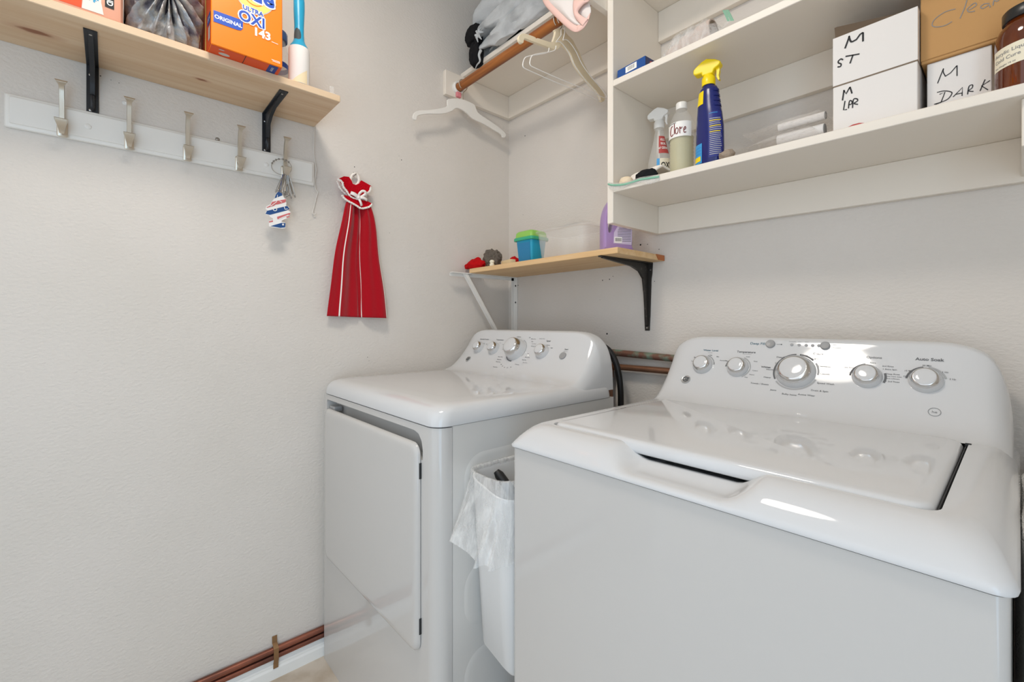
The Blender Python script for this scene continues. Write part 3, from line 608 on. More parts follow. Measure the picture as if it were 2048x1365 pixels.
# bunch of metal clips and paper tree on the last hook
hy = -.946
t = thing('clip_ring', 'steel bead chain with a bunch of metal snap clips on the coat hook farthest right', 'clips', (.034, hy, 1.558))
ring = [(.034+.010*math.sin(R(a)), hy-.012+.026*math.sin(R(a)), 1.577+.024*math.cos(R(a))) for a in range(0, 360, 15)]
obj('chain', G().add(tube(ring, .0009, 6, True)), M['steel'], t)
for a in (-70, -52, -34, -16, 8, 26, 44):
    p = Vector((.034+.010*math.sin(R(a)), hy-.012+.026*math.sin(R(a)), 1.577+.024*math.cos(R(a))))
    obj('bead', lathe([(.0004, -.003), (.0022, -.002), (.003, 0), (.0022, .002), (.0004, .003)], 10, Matrix.Translation(p)), M['steel'], t)
for i in range(15):
    q = i/14; y0 = hy-.006+.012*q; a = -.42+.82*q+random.uniform(-.05, .05); L = .058+random.uniform(-.006, .010)-.012*abs(q-.6); x0 = .037+.007*math.sin(i*2.1)
    dx = .012*math.sin(i*1.7)
    e = Vector((x0+dx, y0+math.sin(a)*L, 1.552-math.cos(a)*L)); s0 = Vector((x0, y0, 1.556)); dv = (e-s0).normalized(); sd = dv.cross(Vector((1, 0, 0))).normalized()
    g = G().add(tube(spline([s0, s0+dv*L*.5+sd*.0022, e-dv*.004+sd*.0014, e, e-dv*.004-sd*.0016, s0+dv*L*.5-sd*.002, s0], 4), .0008, 5))
    g.add(lathe([(.0004, -.005), (.0018, -.004), (.0027, -.0005), (.0026, .001), (.0012, .003), (.0004, .0034)], 9, Matrix.Translation(e) @ dv.to_track_quat('Z', 'Y').to_matrix().to_4x4()))
    obj('clip', g, M['steel'], t)
t = thing('air_freshener', 'paper tree air freshener striped red, white and blue hanging from a coat hook', 'air freshener', (.052, -.966, 1.50))
tree = [(556, 384), (563, 386), (566, 392), (569, 397), (573, 399), (570, 402), (573, 406), (572, 411), (577, 414), (579, 418), (575, 420), (581, 424), (580, 429), (576, 431), (579, 434), (571, 438), (564, 441), (563, 444), (571, 446), (571, 456), (566, 457.5), (552, 456), (538, 453), (538, 442), (546, 440), (546, 437), (540, 434), (538, 430), (532, 430), (531, 424), (536, 422), (531, 418), (533, 413), (541, 409), (543, 404), (548, 398), (552, 389)]
tx = .052
base = prism([px(p, tx) for p in tree], (-.0012, 0, 0)); obj('tree_card', base, M['treeW'], t, smooth=False)
g = G()
def flat(ps, mi, dx=.0004): g.add(([tuple(px(p, tx+dx)) for p in ps], [tuple(range(len(ps)))]), mi)
flat([(556, 384), (563, 386), (565, 391), (549, 397), (552, 389)], 1); flat([(544, 404), (572, 398.5), (571, 405), (556, 409), (541, 410.5)], 0); flat([(533, 415), (541, 411), (552, 409), (548, 412), (534, 416)], 0)
flat([(534, 422), (574, 412), (576, 414), (579, 418), (574, 421), (540, 430), (531, 428)], 1); flat([(554, 434), (579, 426), (581, 426), (579, 430), (560, 437.5), (555, 439)], 0); flat([(572, 434), (579, 432), (579, 434), (574, 436)], 0)
flat([(538, 443), (546, 441), (546, 444), (538, 445.5)], 0); flat([(541, 452.5), (563, 446), (571, 446.5), (570.5, 455), (561, 456)], 1)
def pen(ps, mi=2, wd=.002): g.add(stroke([px(p, tx+.0006) for p in ps], wd, (1, 0, 0)), mi)
pen([(550+3.5*math.cos(R(a)), 419+3*math.sin(R(a))) for a in range(0, 361, 30)]); pen([(568, 413), (570, 419), (575, 418)]); pen([(541, 413), (553, 404), (555, 390)], wd=.0015); pen([(559, 402), (564, 405)]); pen([(558, 438), (577, 430)], wd=.0015)
pen([(566+1.3*math.cos(R(a)), 449.5+1.3*math.sin(R(a))) for a in range(0, 361, 40)], wd=.002)
obj('printed_stripes', g, [M['treeR'], M['treeB'], M['whitep']], t, smooth=False)
obj('string', tube([px((559, 385), tx), px((562, 368), .05), px((565, 350), .044), (.042, hy, 1.5535)], .0007, 5), M['navyp'], t)
# things standing on the pine shelf
ZS = 1.7597
t = thing('detergent_box', 'large orange laundry detergent box overhanging the pine shelf edge', 'box', (.2, -1.095, ZS))
bx0, bx1, by0, by1, bz1 = .112, .268, -1.1735, -1.0175, 1.99
obj('carton', box(bx0, bx1, by0, by1, ZS, bz1, .0018, 1), M['orange'], t, ang=30)
g = G()
for vs, mi in (([(bx0+.002, by0-.0004, ZS+.001), (bx1-.001, by0-.0004, ZS+.001), (bx1-.001, by0-.0004, bz1), (bx0+.002, by0-.0004, bz1)], 0), ([(bx0+.002, by0, ZS-.0004), (bx1-.002, by0+.001, ZS-.0004), (bx1-.002, by1-.001, ZS-.0004), (bx0+.002, by1, ZS-.0004)], 0)): g.add((vs, [(0, 1, 2, 3)]), mi)
FX = bx1+.0005
def face(ps, mi, d=0): g.add(([(FX+d, y, z) for y, z in ps], [tuple(range(len(ps)))]), mi)
def bp(*ps): return [tuple(_on(0, FX, p)[1:]) for p in ps]
# round emblem: silver, yellow, orange rings
def disc(c, ry, rz, mi, d): face([(c[0]+ry*math.cos(R(a)), c[1]+rz*math.sin(R(a))) for a in range(0, 360, 8)], mi, d)
ec = bp((508, -28))[0]
disc(ec, .051, .069, 4, .0001); disc(ec, .0495, .0665, 3, .0003); disc(ec, .034, .050, 6, .0005); disc((ec[0], ec[1]-.001), .032, .046, 3, .0006); disc((ec[0], ec[1]), .030, .040, 6, .0007)
face(bp((427, 20), (483, 40), (486, 43), (486, 57), (482, 61), (475, 60), (427, 43)), 1, .0004)
def bt(body, c, size, mi, d, bold=.02, wide=1.0, ls=1.0, shear=0):
    V, F = text(body, size, 'CENTER', bold, shear, ls); y, z = bp(c)[0]
    g.add(([(FX+d, y+p[0]*wide, z+p[1]) for p in V], F), mi)
bt('ORIGINAL', (457, 43), .0125, 2, .0008, .03)
def outl(body, cc, size, r, wide=1.0):
    for k in range(10):
        a_ = k*PI/5; V, F = text(body, size, 'CENTER', .03); y, z = bp(cc)[0]
        g.add(([(FX+.0008+k*.00002, y+p[0]*wide+r*math.cos(a_), z+p[1]+r*math.sin(a_)) for p in V], F), 2)
outl('Tide', (504, -14), .056, .0035); outl('ULTRA', (506, 22.5), .0150, .0016); outl('OXI', (504, 40), .036, .0024, .92)
bt('Tide', (504, -14), .056, 1, .0011, .03)
bt('ULTRA', (506, 22.5), .0150, 1, .0016, .03); bt('OXI', (504, 40), .036, 1, .0016, .025, .92)
bt('143', (524, 69), .027, 2, .0008, .04)
for a, b in (((543, 83.5), (556, 89)), ((543, 119), (560, 125)), ((545, 122), (560, 127.5))): g.add(stroke([px(a, FX), px(b, FX)], .0013, (1, 0, 0), .0006), 2)
# end face prints (facing the room) and bottom prints
YF = by0-.0008
def ep(ps, mi): g.add(([(x, YF-.0002*(mi != 0), z) for x, z in ps], [tuple(range(len(ps)))]), mi)
ep([(bx1-.002, ZS+.0795), (bx1-.002, ZS+.0555), (bx1-.045, ZS+.0595), (bx1-.045, ZS+.083)], 5); ep([(bx1-.010, ZS+.050), (bx1-.010, ZS+.018), (bx1-.030, ZS+.018), (bx1-.030, ZS+.050)], 4); ep([(bx1-.080, ZS+.002), (bx1-.064, ZS+.002), (bx1-.064, bz1), (bx1-.080, bz1)], 3)
V, F = text('ORIGINAL', .009); g.add(([(bx1-.0235+p[0]*.7, YF-.0004, ZS+.0695+p[1]) for p in V], F), 2)
ZB = ZS-.0006
g.add(([(x, y, ZB) for x, y in ((bx1-.002, -1.047), (bx1-.002, -1.026), (bx0, -1.026), (bx0, -1.047))], [(0, 1, 2, 3)]), 5)
V, F = text('ORIGINAL', .008); g.add(([(bx1-.024-p[0]*.6, -1.0365+p[1]*-1, ZB-.0003) for p in V], F), 2)
for (y, x, ry, rx) in ((-1.150, bx1-.012, .006, .002), (-1.142, bx1-.030, .012, .0065)):
    g.add(([(x+rx*math.cos(R(a)), y+ry*math.sin(R(a)), ZB) for a in range(0, 360, 20)], [tuple(range(18))]), 4)
g.add(([(bx1, -1.101, ZB), (bx1, -1.0995, ZB), (bx0, -1.0995, ZB), (bx0, -1.101, ZB)], [(0, 1, 2, 3)]), 7)
obj('printing', g, [M['orangeD'], M['bluep'], M['whitep'], M['yellow'], M['silverp'], M['navyp'], M['orange'], M['blackp']], t, smooth=False)
# lint roller
c = (.198, -.956)
t = thing('lint_roller', 'lint roller standing upright with turquoise handle and white paper roll', 'lint roller', (c[0], c[1], ZS))
Mt = Matrix.Translation((c[0], c[1], 0))
obj('paper_roll', lathe([(.0265, ZS), (.0272, ZS+.002), (.0272, ZS+.098), (.0262, ZS+.104), (.022, ZS+.1065)], 36, Mt), M['paper'], t)
obj('paper_flap', grid(lambda u, v: (c[0]+.0277*math.cos(R(-62+92*u)), c[1]+.0277*math.sin(R(-62+92*u))+0, ZS+.001+.04*v*u), 16, 6), M['paperT'], t)
hp = [(.0245, .104, .0245), (.0225, .112, .0215), (.017, .120, .0165), (.0135, .130, .0135), (.0125, .150, .012), (.0125, .170, .0115), (.0135, .190, .012), (.0145, .215, .012), (.0145, .240, .011), (.013, .252, .010), (.009, .258, .007)]
obj('handle', loft([[(c[0]+rx*math.cos(R(a)), c[1]+ry*math.sin(R(a)), ZS+z) for a in range(0, 360, 15)] for ry, z, rx in hp]), M['teal'], t)
obj('grip_pad', grid(lambda u, v: (c[0]+(.0138+.0012*math.sin(u*PI))*1.0*math.cos(R(-35+45*(u-.5)*2*math.sin(max(.05, v)*PI)**.4)), c[1]+.0145*math.sin(R(-35+40*(u-.5)*2*math.sin(max(.02, min(.98, v))*PI)**.4)), ZS+.118+.038*v), 8, 12), M['tealD'], t)
Mx = frame((c[0]+.012, c[1]-.004, ZS+.243), (.25, .97, 0), (0, 0, 1)); obj('hang_hole', lathe([(.006, -.002), (.006, .0012), (.0045, .0014), (.0002, .0012)], 20, Mx @ Matrix.Diagonal((1, .6, 1, 1))), M['whitep'], t)
# blue-lidded jar behind
c = (.085, -.985); Mt = Matrix.Translation((c[0], c[1], 0))
t = thing('storage_jar', 'clear jar with blue lid behind the lint roller', 'jar', (c[0], c[1], ZS))
obj('jar_body', lathe([(.028, ZS), (.031, ZS+.004), (.031, ZS+.135), (.028, ZS+.150), (.024, ZS+.158), (.024, ZS+.170)], 32, Mt, True), M['clearm'], t)
obj('lid', lathe([(.028, ZS+.168), (.029, ZS+.170), (.029, ZS+.190), (.027, ZS+.194), (.0004, ZS+.195)], 32, Mt), M['jarlid'], t)
obj('blue_band', lathe([(.0313, ZS+.085), (.0313, ZS+.100)], 32, Mt, False), M['navyp'], t)
# small clear hook at the end of the shelf
q = (.205, -.868)
t = thing('adhesive_hook', 'small clear plastic clip on the right end of the pine shelf', 'clip', (q[0], q[1], ZS))
obj('back_plate', box(q[0]-.002, q[0]+.002, q[1]-.006, q[1]+.006, ZS, ZS+.030, .0018), M['clearp'], t)
obj('foot', box(q[0]-.004, q[0]+.014, q[1]-.007, q[1]+.007, ZS, ZS+.005, .0015), M['clearm'], t)
# tissue pack
t = thing('tissue_pack', 'soft orange and pink wrapped tissue pack at the far left of the pine shelf', 'tissue pack', (.12, -1.46, ZS))
ty0, ty1 = -1.62, -1.330
obj('wrapper', loft([[(x, y, z) for x, z in rrect(.025+d, .214-d, ZS+d*.3, ZS+.13-d, .008, 4)] for y, d in ((ty0, .012), (ty0+.004, .004), (ty0+.012, 0), (ty1-.012, 0), (ty1-.004, .003), (ty1, .012))]), M['tissueL'], t)
g = G(); FX2 = .2146
def tp(*ps): return [(FX2, *_on(0, FX2, p)[1:]) for p in ps]
def tf(ps, mi, d): g.add(([(x+d, y, z) for x, y, z in ps], [tuple(range(len(ps)))]), mi)
z0, z1 = ZS+.009, ZS+.107
tf([(FX2, -1.60, z0), (FX2, -1.397, z0), (FX2, -1.394, z1), (FX2, -1.60, z1)], 0, 0); tf([(FX2, -1.397, z0), (FX2, -1.362, z0), (FX2, -1.366, z0+.025), (FX2, -1.366, z1), (FX2, -1.394, z1), (FX2, -1.394, z0+.03)], 1, .0002)
V, F = text('Soft', .030, 'CENTER', .02, .25); g.add(([(FX2+.0006, -1.380+p[1]*.8, z0+.047-p[0]) for p in V], F), 2)
tf([(FX2, -1.360, z0+.020), (FX2, -1.345, z0+.019), (FX2, -1.345, z1), (FX2, -1.360, z1)], 3, .0003)
V, F = text('GRAND', .014, 'CENTER', .03); g.add(([(FX2+.0006, -1.3525+p[1], z0+.047-p[0]*.9) for p in V], F), 4)
obj('printing', g, [M['tissue'], M['tissueW'], M['cyanp'], M['blackp'], M['whitep']], t, smooth=False)
# tied bags
def bag(name, c, rad, knot, folds, seed, lim, m, parent, nu=96, nv=48, amp=.09, rough=.12):
    """closed bag gathered towards the direction knot, with folds running out of it; lim clamps it against its neighbours"""
    kd = Vector(knot).normalized(); q = Vector((0, 0, 1)).rotation_difference(kd)
    def fn(u, v):
        ph = u*2*PI; th = .02+v*(PI-.04)
        d = Vector((math.sin(th)*math.cos(ph), math.sin(th)*math.sin(ph), math.cos(th))); d.rotate(q)
        fall = math.exp(-th*1.1)
        k = 1+amp*fall*2.2*math.sin(folds*ph+2.5*noise.noise(Vector((ph*.7, th*1.2, seed))))+amp*.7*math.sin(folds*2.3*ph+th*2)*fall
        k += rough*noise.noise(Vector((d.x*2.2+seed, d.y*2.2, d.z*2.2)))+rough*.45*noise.noise(Vector((d.x*6+seed, d.y*6, d.z*6)))+rough*.2*noise.noise(Vector((d.x*14, d.y*14+seed, d.z*14)))
        sq = 1/max(abs(d.x), abs(d.y), abs(d.z))**.35
        p = Vector(c)+Vector((d.x*rad[0], d.y*rad[1], d.z*rad[2]))*k*sq*(1+.10*math.exp(-(th/.16)**2))
        for i in range(3): p[i] = max(lim[i][0], min(lim[i][1], p[i]))
        return p
    return obj(name, grid(fn, nu, nv, True), m, parent, ang=80)
t = thing('stuffed_bag', 'knotted clear plastic bag stuffed with crumpled bags between tissue pack and detergent box', 'bag', (.12, -1.25, ZS))
bag('bag_body', (.115, -1.250, 1.855), (.105, .080, .105), (.85, .0, .18), 17, 3, ((.003, .225), (-1.327, -1.179), (ZS+.0006, 2.1)), M['bagc'], t, 160, 70)
kn = Vector((.226, -1.252, 1.868)); g = G()
for i in range(9):
    a = i*2*PI/9; dv = Vector((.030, math.cos(a)*.028, .018+math.sin(a)*.026)); pts = [kn, kn+dv*.6, kn+dv+Vector((0, 0, -.004*(i % 3)))]
    g.add(tube(pts, [.006, .007, .001], 6))
g.add(lathe([(.0005, -.012), (.011, -.008), (.014, 0), (.010, .009), (.0005, .012)], 14, Matrix.Translation(kn)))
obj('knot', g, M['bagc'], t, ang=80)
# ------------------------------------------------------------------ closet shelf with rod, upper left
CZ = 2.110
t = thing('closet_shelf', 'long white closet shelf near the ceiling on white cleats above the rod', 'shelf', (.4, -.13, CZ))
obj('board', box(.001, 2.2, -.267, -.001, CZ, CZ+.019, .001, 1), M['shelfw'], t, smooth=False)
obj('cleat', box(.0005, .0195, -.352, -.0005, 2.012, CZ-.0003, .001, 1), M['shelfw'], t, smooth=False, label='cleat on the left wall carrying the rod socket')
obj('cleat', box(.0198, .737, -.0195, -.0005, 2.012, CZ-.0003, .001, 1), M['shelfw'], t, smooth=False)
obj('cleat', box(.7195, .7375, -.352, -.0198, 2.012, CZ-.0003, .001, 1), M['shelfw'], t, smooth=False)
t = thing('closet_rod', 'round brown wooden closet rod in white sockets under the shelf', 'closet rod', (.37, -.296, 2.051))
obj('rod', tube([(.022, -.296, 2.051), (.30, -.296, 2.051), (.718, -.296, 2.051)], .0165, 20), M['rod'], t)
obj('socket', lathe([(.0255, 0), (.0255, .010), (.022, .014), (.018, .0145)], 28, frame((.0197, -.296, 2.051), (0, 1, 0), (0, 0, 1)), False), M['white'], t)
obj('socket', lathe([(.0255, 0), (.0255, .010), (.022, .014), (.018, .0145)], 28, frame((.7193, -.296, 2.051), (0, -1, 0), (0, 0, 1)), False), M['white'], t)
def hook_wire(x, y, z0, rz=2.051, r=.0195):
    """metal hanger hook over the rod, stem down to z0"""
    pts = [(x, y+r*math.sin(R(a)), rz+r*math.cos(R(a))) for a in range(-150, 91, 20)]
    pts += [(x, y+r*.9, rz-.012), (x, y+.006, rz-.026), (x, y, rz-.034), (x, y, z0)]
    return spline(pts, 3)
def plastic_hanger(name, label, outline, x, th, m, stem, slots=()):
    t = thing(name, label, 'clothes hanger', (x, -.296, 1.97))
    P = spline([_on(0, x, p) for p in outline], 3, True)
    b = obj('hanger_body', prism(P, (th, 0, 0)), m, t, ang=50)
    bv = b.modifiers.new('edge', 'BEVEL'); bv.width = .0014; bv.segments = 2; bv.limit_method = 'ANGLE'; bv.angle_limit = R(50)
    obj('hook', tube(hook_wire(x+th/2, -.296, stem), .0017, 8), M['nickel'], t)
    return t
t = plastic_hanger('plastic_hanger', 'white plastic hanger with pink size tag at the left end of the rod', [(896, 199), (920, 199), (945, 209), (950, 217), (954, 226), (966, 235), (990, 251), (1004, 262), (1010, 270), (1008, 276), (1003, 275), (1001, 270), (988, 262), (966, 249), (945, 239), (932, 227), (919, 219), (909, 218), (901, 224), (882, 229), (855, 229), (836, 232), (832, 236), (831, 241), (826, 240), (824, 234), (828, 226), (838, 222), (860, 221), (890, 215), (893, 207)], .057, .007, M['hangw'], 1.985)
obj('size_tag', box(.054, .067, -.329, -.309, 1.992, 2.012, .002), M['pinktag'], t)
t = plastic_hanger('plastic_hanger', 'cream plastic hanger with wide shoulders in the middle of the rod', [(1105, 62), (1113, 60), (1124, 62), (1131, 72), (1141, 82), (1148, 95), (1155, 108), (1163, 127), (1173, 146), (1184, 163), (1196, 178), (1204, 190), (1206, 198), (1203, 205), (1198, 203), (1196, 195), (1188, 183), (1170, 164), (1156, 147), (1145, 130), (1136, 107), (1122, 94), (1119, 91), (1114, 99), (1107, 102), (1096, 98), (1080, 92), (1060, 85), (1047, 80), (1044, 82), (1043, 88), (1039, 89), (1035, 84), (1034, 76), (1040, 70), (1050, 71), (1066, 77), (1068, 80), (1072, 79), (1087, 84), (1099, 87), (1103, 82), (1107, 67)], .567, .009, M['hangc'], 2.02)
for k, (x, sh) in enumerate(((.585, (0, 0)), (.600, (14, -4)))):
    t = thing('wire_hanger', ('thin white wire hanger just behind the cream hanger', 'thin white wire hanger farthest right on the rod')[k], 'clothes hanger', (x, -.296, 1.95))
    P = spline([_on(0, x, (p[0]+sh[0], p[1]+sh[1])) for p in ((1098, 96), (1096, 104), (1085, 108), (1060, 112), (1050, 116), (1046, 126), (1047, 135), (1060, 142), (1110, 164), (1160, 184), (1196, 200), (1199, 196), (1190, 182), (1170, 160), (1150, 132), (1137, 105), (1122, 85), (1112, 84))], 4)
    obj('wire_frame', tube(P, .0014, 6), M['whitecap'], t)
    e = P[-1]; obj('hook', tube(hook_wire(x, -.296, 2.0)+[e], .0014, 6), M['whitecap'], t)
# big knotted white bag on the closet shelf
t = thing('knotted_bag', 'thin white plastic bag of black clothes on the closet shelf beside the left wall', 'bag', (.3, -.16, CZ+.019))
bag('bag_body', (.345, -.165, 2.245), (.235, .145, .145), (-.93, -.36, -.12), 9, 8, ((.004, .70), (-.300, -.006), (CZ+.0197, 2.46)), M['bagU'], t, 160, 70, .12, .12)
bag('bag_fold', (.40, -.235, 2.185), (.175, .062, .065), (-.9, -.1, -.3), 7, 5, ((.10, .66), (-.300, -.05), (CZ+.0197, 2.4)), M['bagU'], t, 120, 50, .09, .08)
bag('black_cloth_end', (.128, -.280, 2.145), (.030, .024, .048), (.4, 0, .9), 5, 12, ((.05, .2), (-.32, -.2), (CZ-.035, 2.4)), M['blackc'], t, 60, 30, .10, .12)
bag('black_cloth_end', (.098, -.270, 2.238), (.045, .026, .036), (.9, 0, -.4), 4, 15, ((.02, .2), (-.32, -.2), (CZ, 2.4)), M['blackc'], t, 60, 30, .12, .12)
kn = _on(1, -.305, (958, 69)); g = G()
for i in range(6):
    a = i*PI/3; g.add(tube([kn, kn+Vector((math.cos(a)*.014, -.006, math.sin(a)*.014)), kn+Vector((math.cos(a)*.022, .004, math.sin(a)*.026))], [.006, .005, .0015], 6))
obj('knot', g, M['bagU'], t)
tp_ = spline([_on(1, -.292, p) for p in ((962, 100), (958, 110), (960, 122), (954, 130), (951, 137))], 4)
obj('bag_tail', tube(tp_, [.006-.0003*i for i in range(len(tp_))], 8), M['bagU'], t)
# pink and white cloth hanging over the shelf edge
t = thing('folded_cloth', 'pink edged white cloth hanging over the closet shelf edge beside the rod hangers', 'cloth', (.62, -.27, CZ+.019))
def sheet(nm, left, right, y0, bulge, mats_, cols=None, nu=24, nv=24, top=True):
    """cloth between two hanging edges (measured on the plane y = y0), bulging towards the room"""
    A = [_on(1, y0, p) for p in left]; B = [_on(1, y0, p) for p in right]
    A = spline(A, 6); B = spline(B, 6)
    def pick(P, q): f_ = q*(len(P)-1); i_ = min(int(f_), len(P)-2); return P[i_].lerp(P[i_+1], f_-i_)
    def fn(u, v):
        p = pick(A, v).lerp(pick(B, v), u); return (p.x, p.y-bulge*math.sin(PI*u)*math.sin(PI*min(1, v*.9+.1)), p.z)
    g = G().add(grid(fn, nu, nv)); 
    if cols: g.m = [cols(i/nu, j_/nv) for i in range(nu) for j_ in range(nv)]
    return solid(obj(nm, g, mats_, t), .003)
sheet('pink_border', [(1084, -8), (1089, 8), (1106, 28), (1130, 51), (1146, 63), (1155, 64)], [(1094, -8), (1100, 4), (1118, 22), (1138, 41), (1154, 52), (1168, 52)], -.338, .004, [M['pinkc']], nu=8)
sheet('cloth_front', [(1094, -8), (1100, 4), (1118, 22), (1138, 41), (1150, 49), (1160, 51)], [(1150, -8), (1147, 6), (1147, 20), (1150, 35), (1158, 46), (1167, 51)], -.338, .010, [M['palec']])
sheet('turned_corner', [(1150, -8), (1147, 6), (1147, 20), (1150, 33), (1158, 44), (1166, 52)], [(1180, -8), (1178, 2), (1168, 8), (1156, 24), (1166, 34), (1176, 38)], -.344, .006, [M['pinkc']], nu=10)
sheet('cloth_back', [(1150, -8), (1152, 8), (1156, 24), (1162, 30), (1168, 36), (1172, 40)], [(1178, -8), (1179, 4), (1181, 14), (1182, 24), (1178, 34), (1176, 39)], -.330, .004, [M['palec']], nu=10)
sheet('pink_border', [(1155, 64), (1160, 62), (1167, 57), (1173, 49), (1178, 38), (1181, 26)], [(1156, 50), (1160, 51), (1164, 51), (1168, 48), (1172, 42), (1175, 36)], -.340, .003, [M['pinkc']], nu=8)
solid(obj('shelf_part', grid(lambda u, v: (.575+.120*u, -.325+.27*v, max(CZ+.0215+.004*math.sin(u*7)*math.sin(v*5)+.003, 0)+(.006 if v < .25 else 0)), 16, 12), M['palec'], t), .003)
# ------------------------------------------------------------------ wall cabinet
t = thing('wall_cabinet', 'white open wall cabinet with two shelves above the washing machine', 'cabinet', (1.2, -.13, 1.475))
SAG1, SAG2 = .0165, .0095                      # the cabinet's shelves run down a little towards the right
def board(nm, *b, sag=0):
    V, F = box(*b, .0012, 1)
    return obj(nm, ([(x, y, z-sag*(x-.758)) for x, y, z in V], F), M['shelfw'], t, smooth=False)
board('side_panel', .738, .758, -.265, -.0005, 1.388, CZ-.0005)
board('side_panel', 2.00, 2.02, -.265, -.0005, 1.388, CZ-.0005)
board('shelf', .7582, 1.9998, -.265, -.0005, 1.476, 1.495, sag=SAG1)
board('shelf', .7582, 1.9998, -.265, -.0005, 1.783, 1.801, sag=SAG2)
board('cleat', .7582, 1.9998, -.0195, -.0005, 1.690, 1.7828, sag=SAG2)
board('cleat', .7582, 1.9998, -.0195, -.0005, 1.388, 1.4758, sag=SAG1)
board('cleat', .7582, 1.9998, -.0195, -.0005, 2.012, CZ-.0005)
board('support_panel', 1.5425, 1.560, -.250, -.0198, 1.385, 1.4624)
Z1, Z2 = 1.4952, 1.8012
ZB1 = Z1-SAG1*(1.2765-.758)-.0005              # boxes rest where the sloping shelf is highest under them
def settle(z, names=None):
    """lower the things standing on a sloping shelf onto it"""
    for o in list(COL.objects):
        if o.parent is None and 'category' in o and abs(o.location.z-z) < .01 and .76 < o.location.x < 1.6 and -.29 < o.location.y < -.02 and not o.get('settled'):
            o.location.z -= (SAG1 if z < 1.6 else SAG2)*(o.location.x-.758); o['settled'] = 1
# white storage boxes with felt-pen writing
INK = .0026
def writing(nm, strokes, y, par, wd=INK, m='blackp'):
    g = G()
    for s_ in strokes: g.add(stroke(spline([_on(1, y, p) for p in s_], 4) if len(s_) > 4 or nm == 'Clear' else [_on(1, y, p) for p in s_], wd, (0, -1, 0), .0003))
    obj('handwriting', g, M[m], par, smooth=False)
def carton(name, label, x0, x1, y0, y1, z0, z1, m, open_top=False, cat='box'):
    t = thing(name, label, cat, ((x0+x1)/2, (y0+y1)/2, z0))
    if open_top:
        w_ = .003
        g = G().add(box(x0, x1, y0, y0+w_, z0, z1)).add(box(x0, x1, y1-w_, y1, z0, z1)).add(box(x0, x0+w_, y0+w_, y1-w_, z0, z1)).add(box(x1-w_, x1, y0+w_, y1-w_, z0, z1)).add(box(x0+w_, x1-w_, y0+w_, y1-w_, z0, z0+w_))
        obj('tray', g, m, t, smooth=False)
    else: obj('carton', box(x0, x1, y0, y1, z0, z1, .0012, 1), m, t, smooth=False)
    return t
YM = -.205
t = carton('storage_box', 'white cardboard box marked M LPR under the open box on the cabinet shelf', 1.2765, 1.4115, YM, -.03, ZB1, 1.5995, M['cardW'])
obj('lid_seam', box(1.2760, 1.4120, YM-.0005, -.03, 1.5975, 1.6002), M['cardD'], t, smooth=False)
writing('M', [[(1685, 201), (1688, 180)], [(1688, 181), (1692, 188), (1700, 174)], [(1700, 174), (1704, 187)]], YM-.0004, t)
writing('LPR', [[(1690, 202), (1687, 220), (1694, 219)], [(1697, 217), (1699, 202), (1704, 203), (1703, 208), (1697, 210)], [(1705, 216), (1707, 199), (1714, 198), (1715, 202), (1708, 207), (1716, 209)]], YM-.0004, t, .0021)
g = G().add(([(_on(1, YM-.0005, (1696, 254))+Vector((0, 0, 0))), _on(1, YM-.0005, (1706, 249)), _on(1, YM-.0005, (1718, 246)), _on(1, YM-.0005, (1728, 246)), _on(1, YM-.0005, (1726, 262)), _on(1, YM-.0005, (1698, 266))], [(0, 1, 2, 3, 4, 5)])); obj('red_sticker', g, M['redl'], t, smooth=False)
t = carton('storage_box', 'open white cardboard box marked M ST on top of the M LPR box', 1.2765, 1.4115, YM, -.03, 1.6006, 1.719, M['cardW'], True)
for ch in t.children:                           # front wall lower than the brown back flap
    for v in ch.data.vertices:
        if v.co.z > .1 and v.co.y < -.07: v.co.z -= .017
obj('back_flap', prism([_on(1, -.13, p) for p in ((1672, 92), (1669, 56), (1674, 54), (1828, 19), (1828, 40))], (0, .003, 0)), M['cardin'], t, smooth=False, label='brown inside of a raised flap, coloured dark as in shadow')  # brown card, with the box's inner shadow put into the colour
obj('inner_lining', G().add(box(1.2796, 1.2802, YM+.004, -.034, 1.605, 1.700)).add(box(1.281, 1.407, -.0345, -.0335, 1.605, 1.717)).add(box(1.4078, 1.4084, YM+.004, -.034, 1.605, 1.700)), M['cardin'], t, smooth=False)
writing('M', [[(1690, 97), (1698, 75), (1698, 74), (1701, 82), (1704, 84)], [(1704, 84), (1713, 79), (1720, 69), (1726, 65)], [(1726, 65), (1726, 83)]], YM-.0004, t, .0032)
writing('ST', [[(1686, 120), (1682, 118), (1677, 122), (1677, 126), (1682, 128), (1681, 133), (1675, 134)], [(1691, 113), (1719, 108)], [(1706, 110), (1700, 127)]], YM-.0004, t, .0026)
YD = -.175
t = carton('storage_box', 'small white cardboard box marked M DARK under the brown box', 1.4215, 1.5075, YD, -.03, Z1-SAG1*(1.4215-.758)-.0005, 1.5975, M['cardW'])
writing('M', [[(1875, 167), (1887, 137), (1887, 146), (1891, 153)], [(1890, 153), (1901, 146), (1914, 131)], [(1914, 131), (1914, 152)]], YD-.0004, t, .0015)
writing('DARK', [[(1879, 189), (1890, 184), (1882, 205), (1871, 209)], [(1874, 185), (1888, 182), (1902, 184), (1903, 189), (1893, 200), (1868, 209)], [(1906, 194), (1925, 175), (1924, 192)], [(1911, 189), (1925, 186)],
    [(1935, 189), (1938, 173), (1945, 170), (1944, 176), (1937, 182), (1947, 183)], [(1960, 182), (1970, 159)], [(1980, 161), (1963, 172), (1976, 180)]], YD-.0004, t, .0015)
YC = -.18
t = carton('storage_box', 'brown cardboard box marked Clear on top of the M DARK box', 1.4135, 1.62, YC, -.028, 1.5980, 1.75, M['card'])
obj('lid_edge', box(1.4130, 1.6205, YC-.002, -.027, 1.6035, 1.751, .001, 1), M['card'], t, smooth=False)
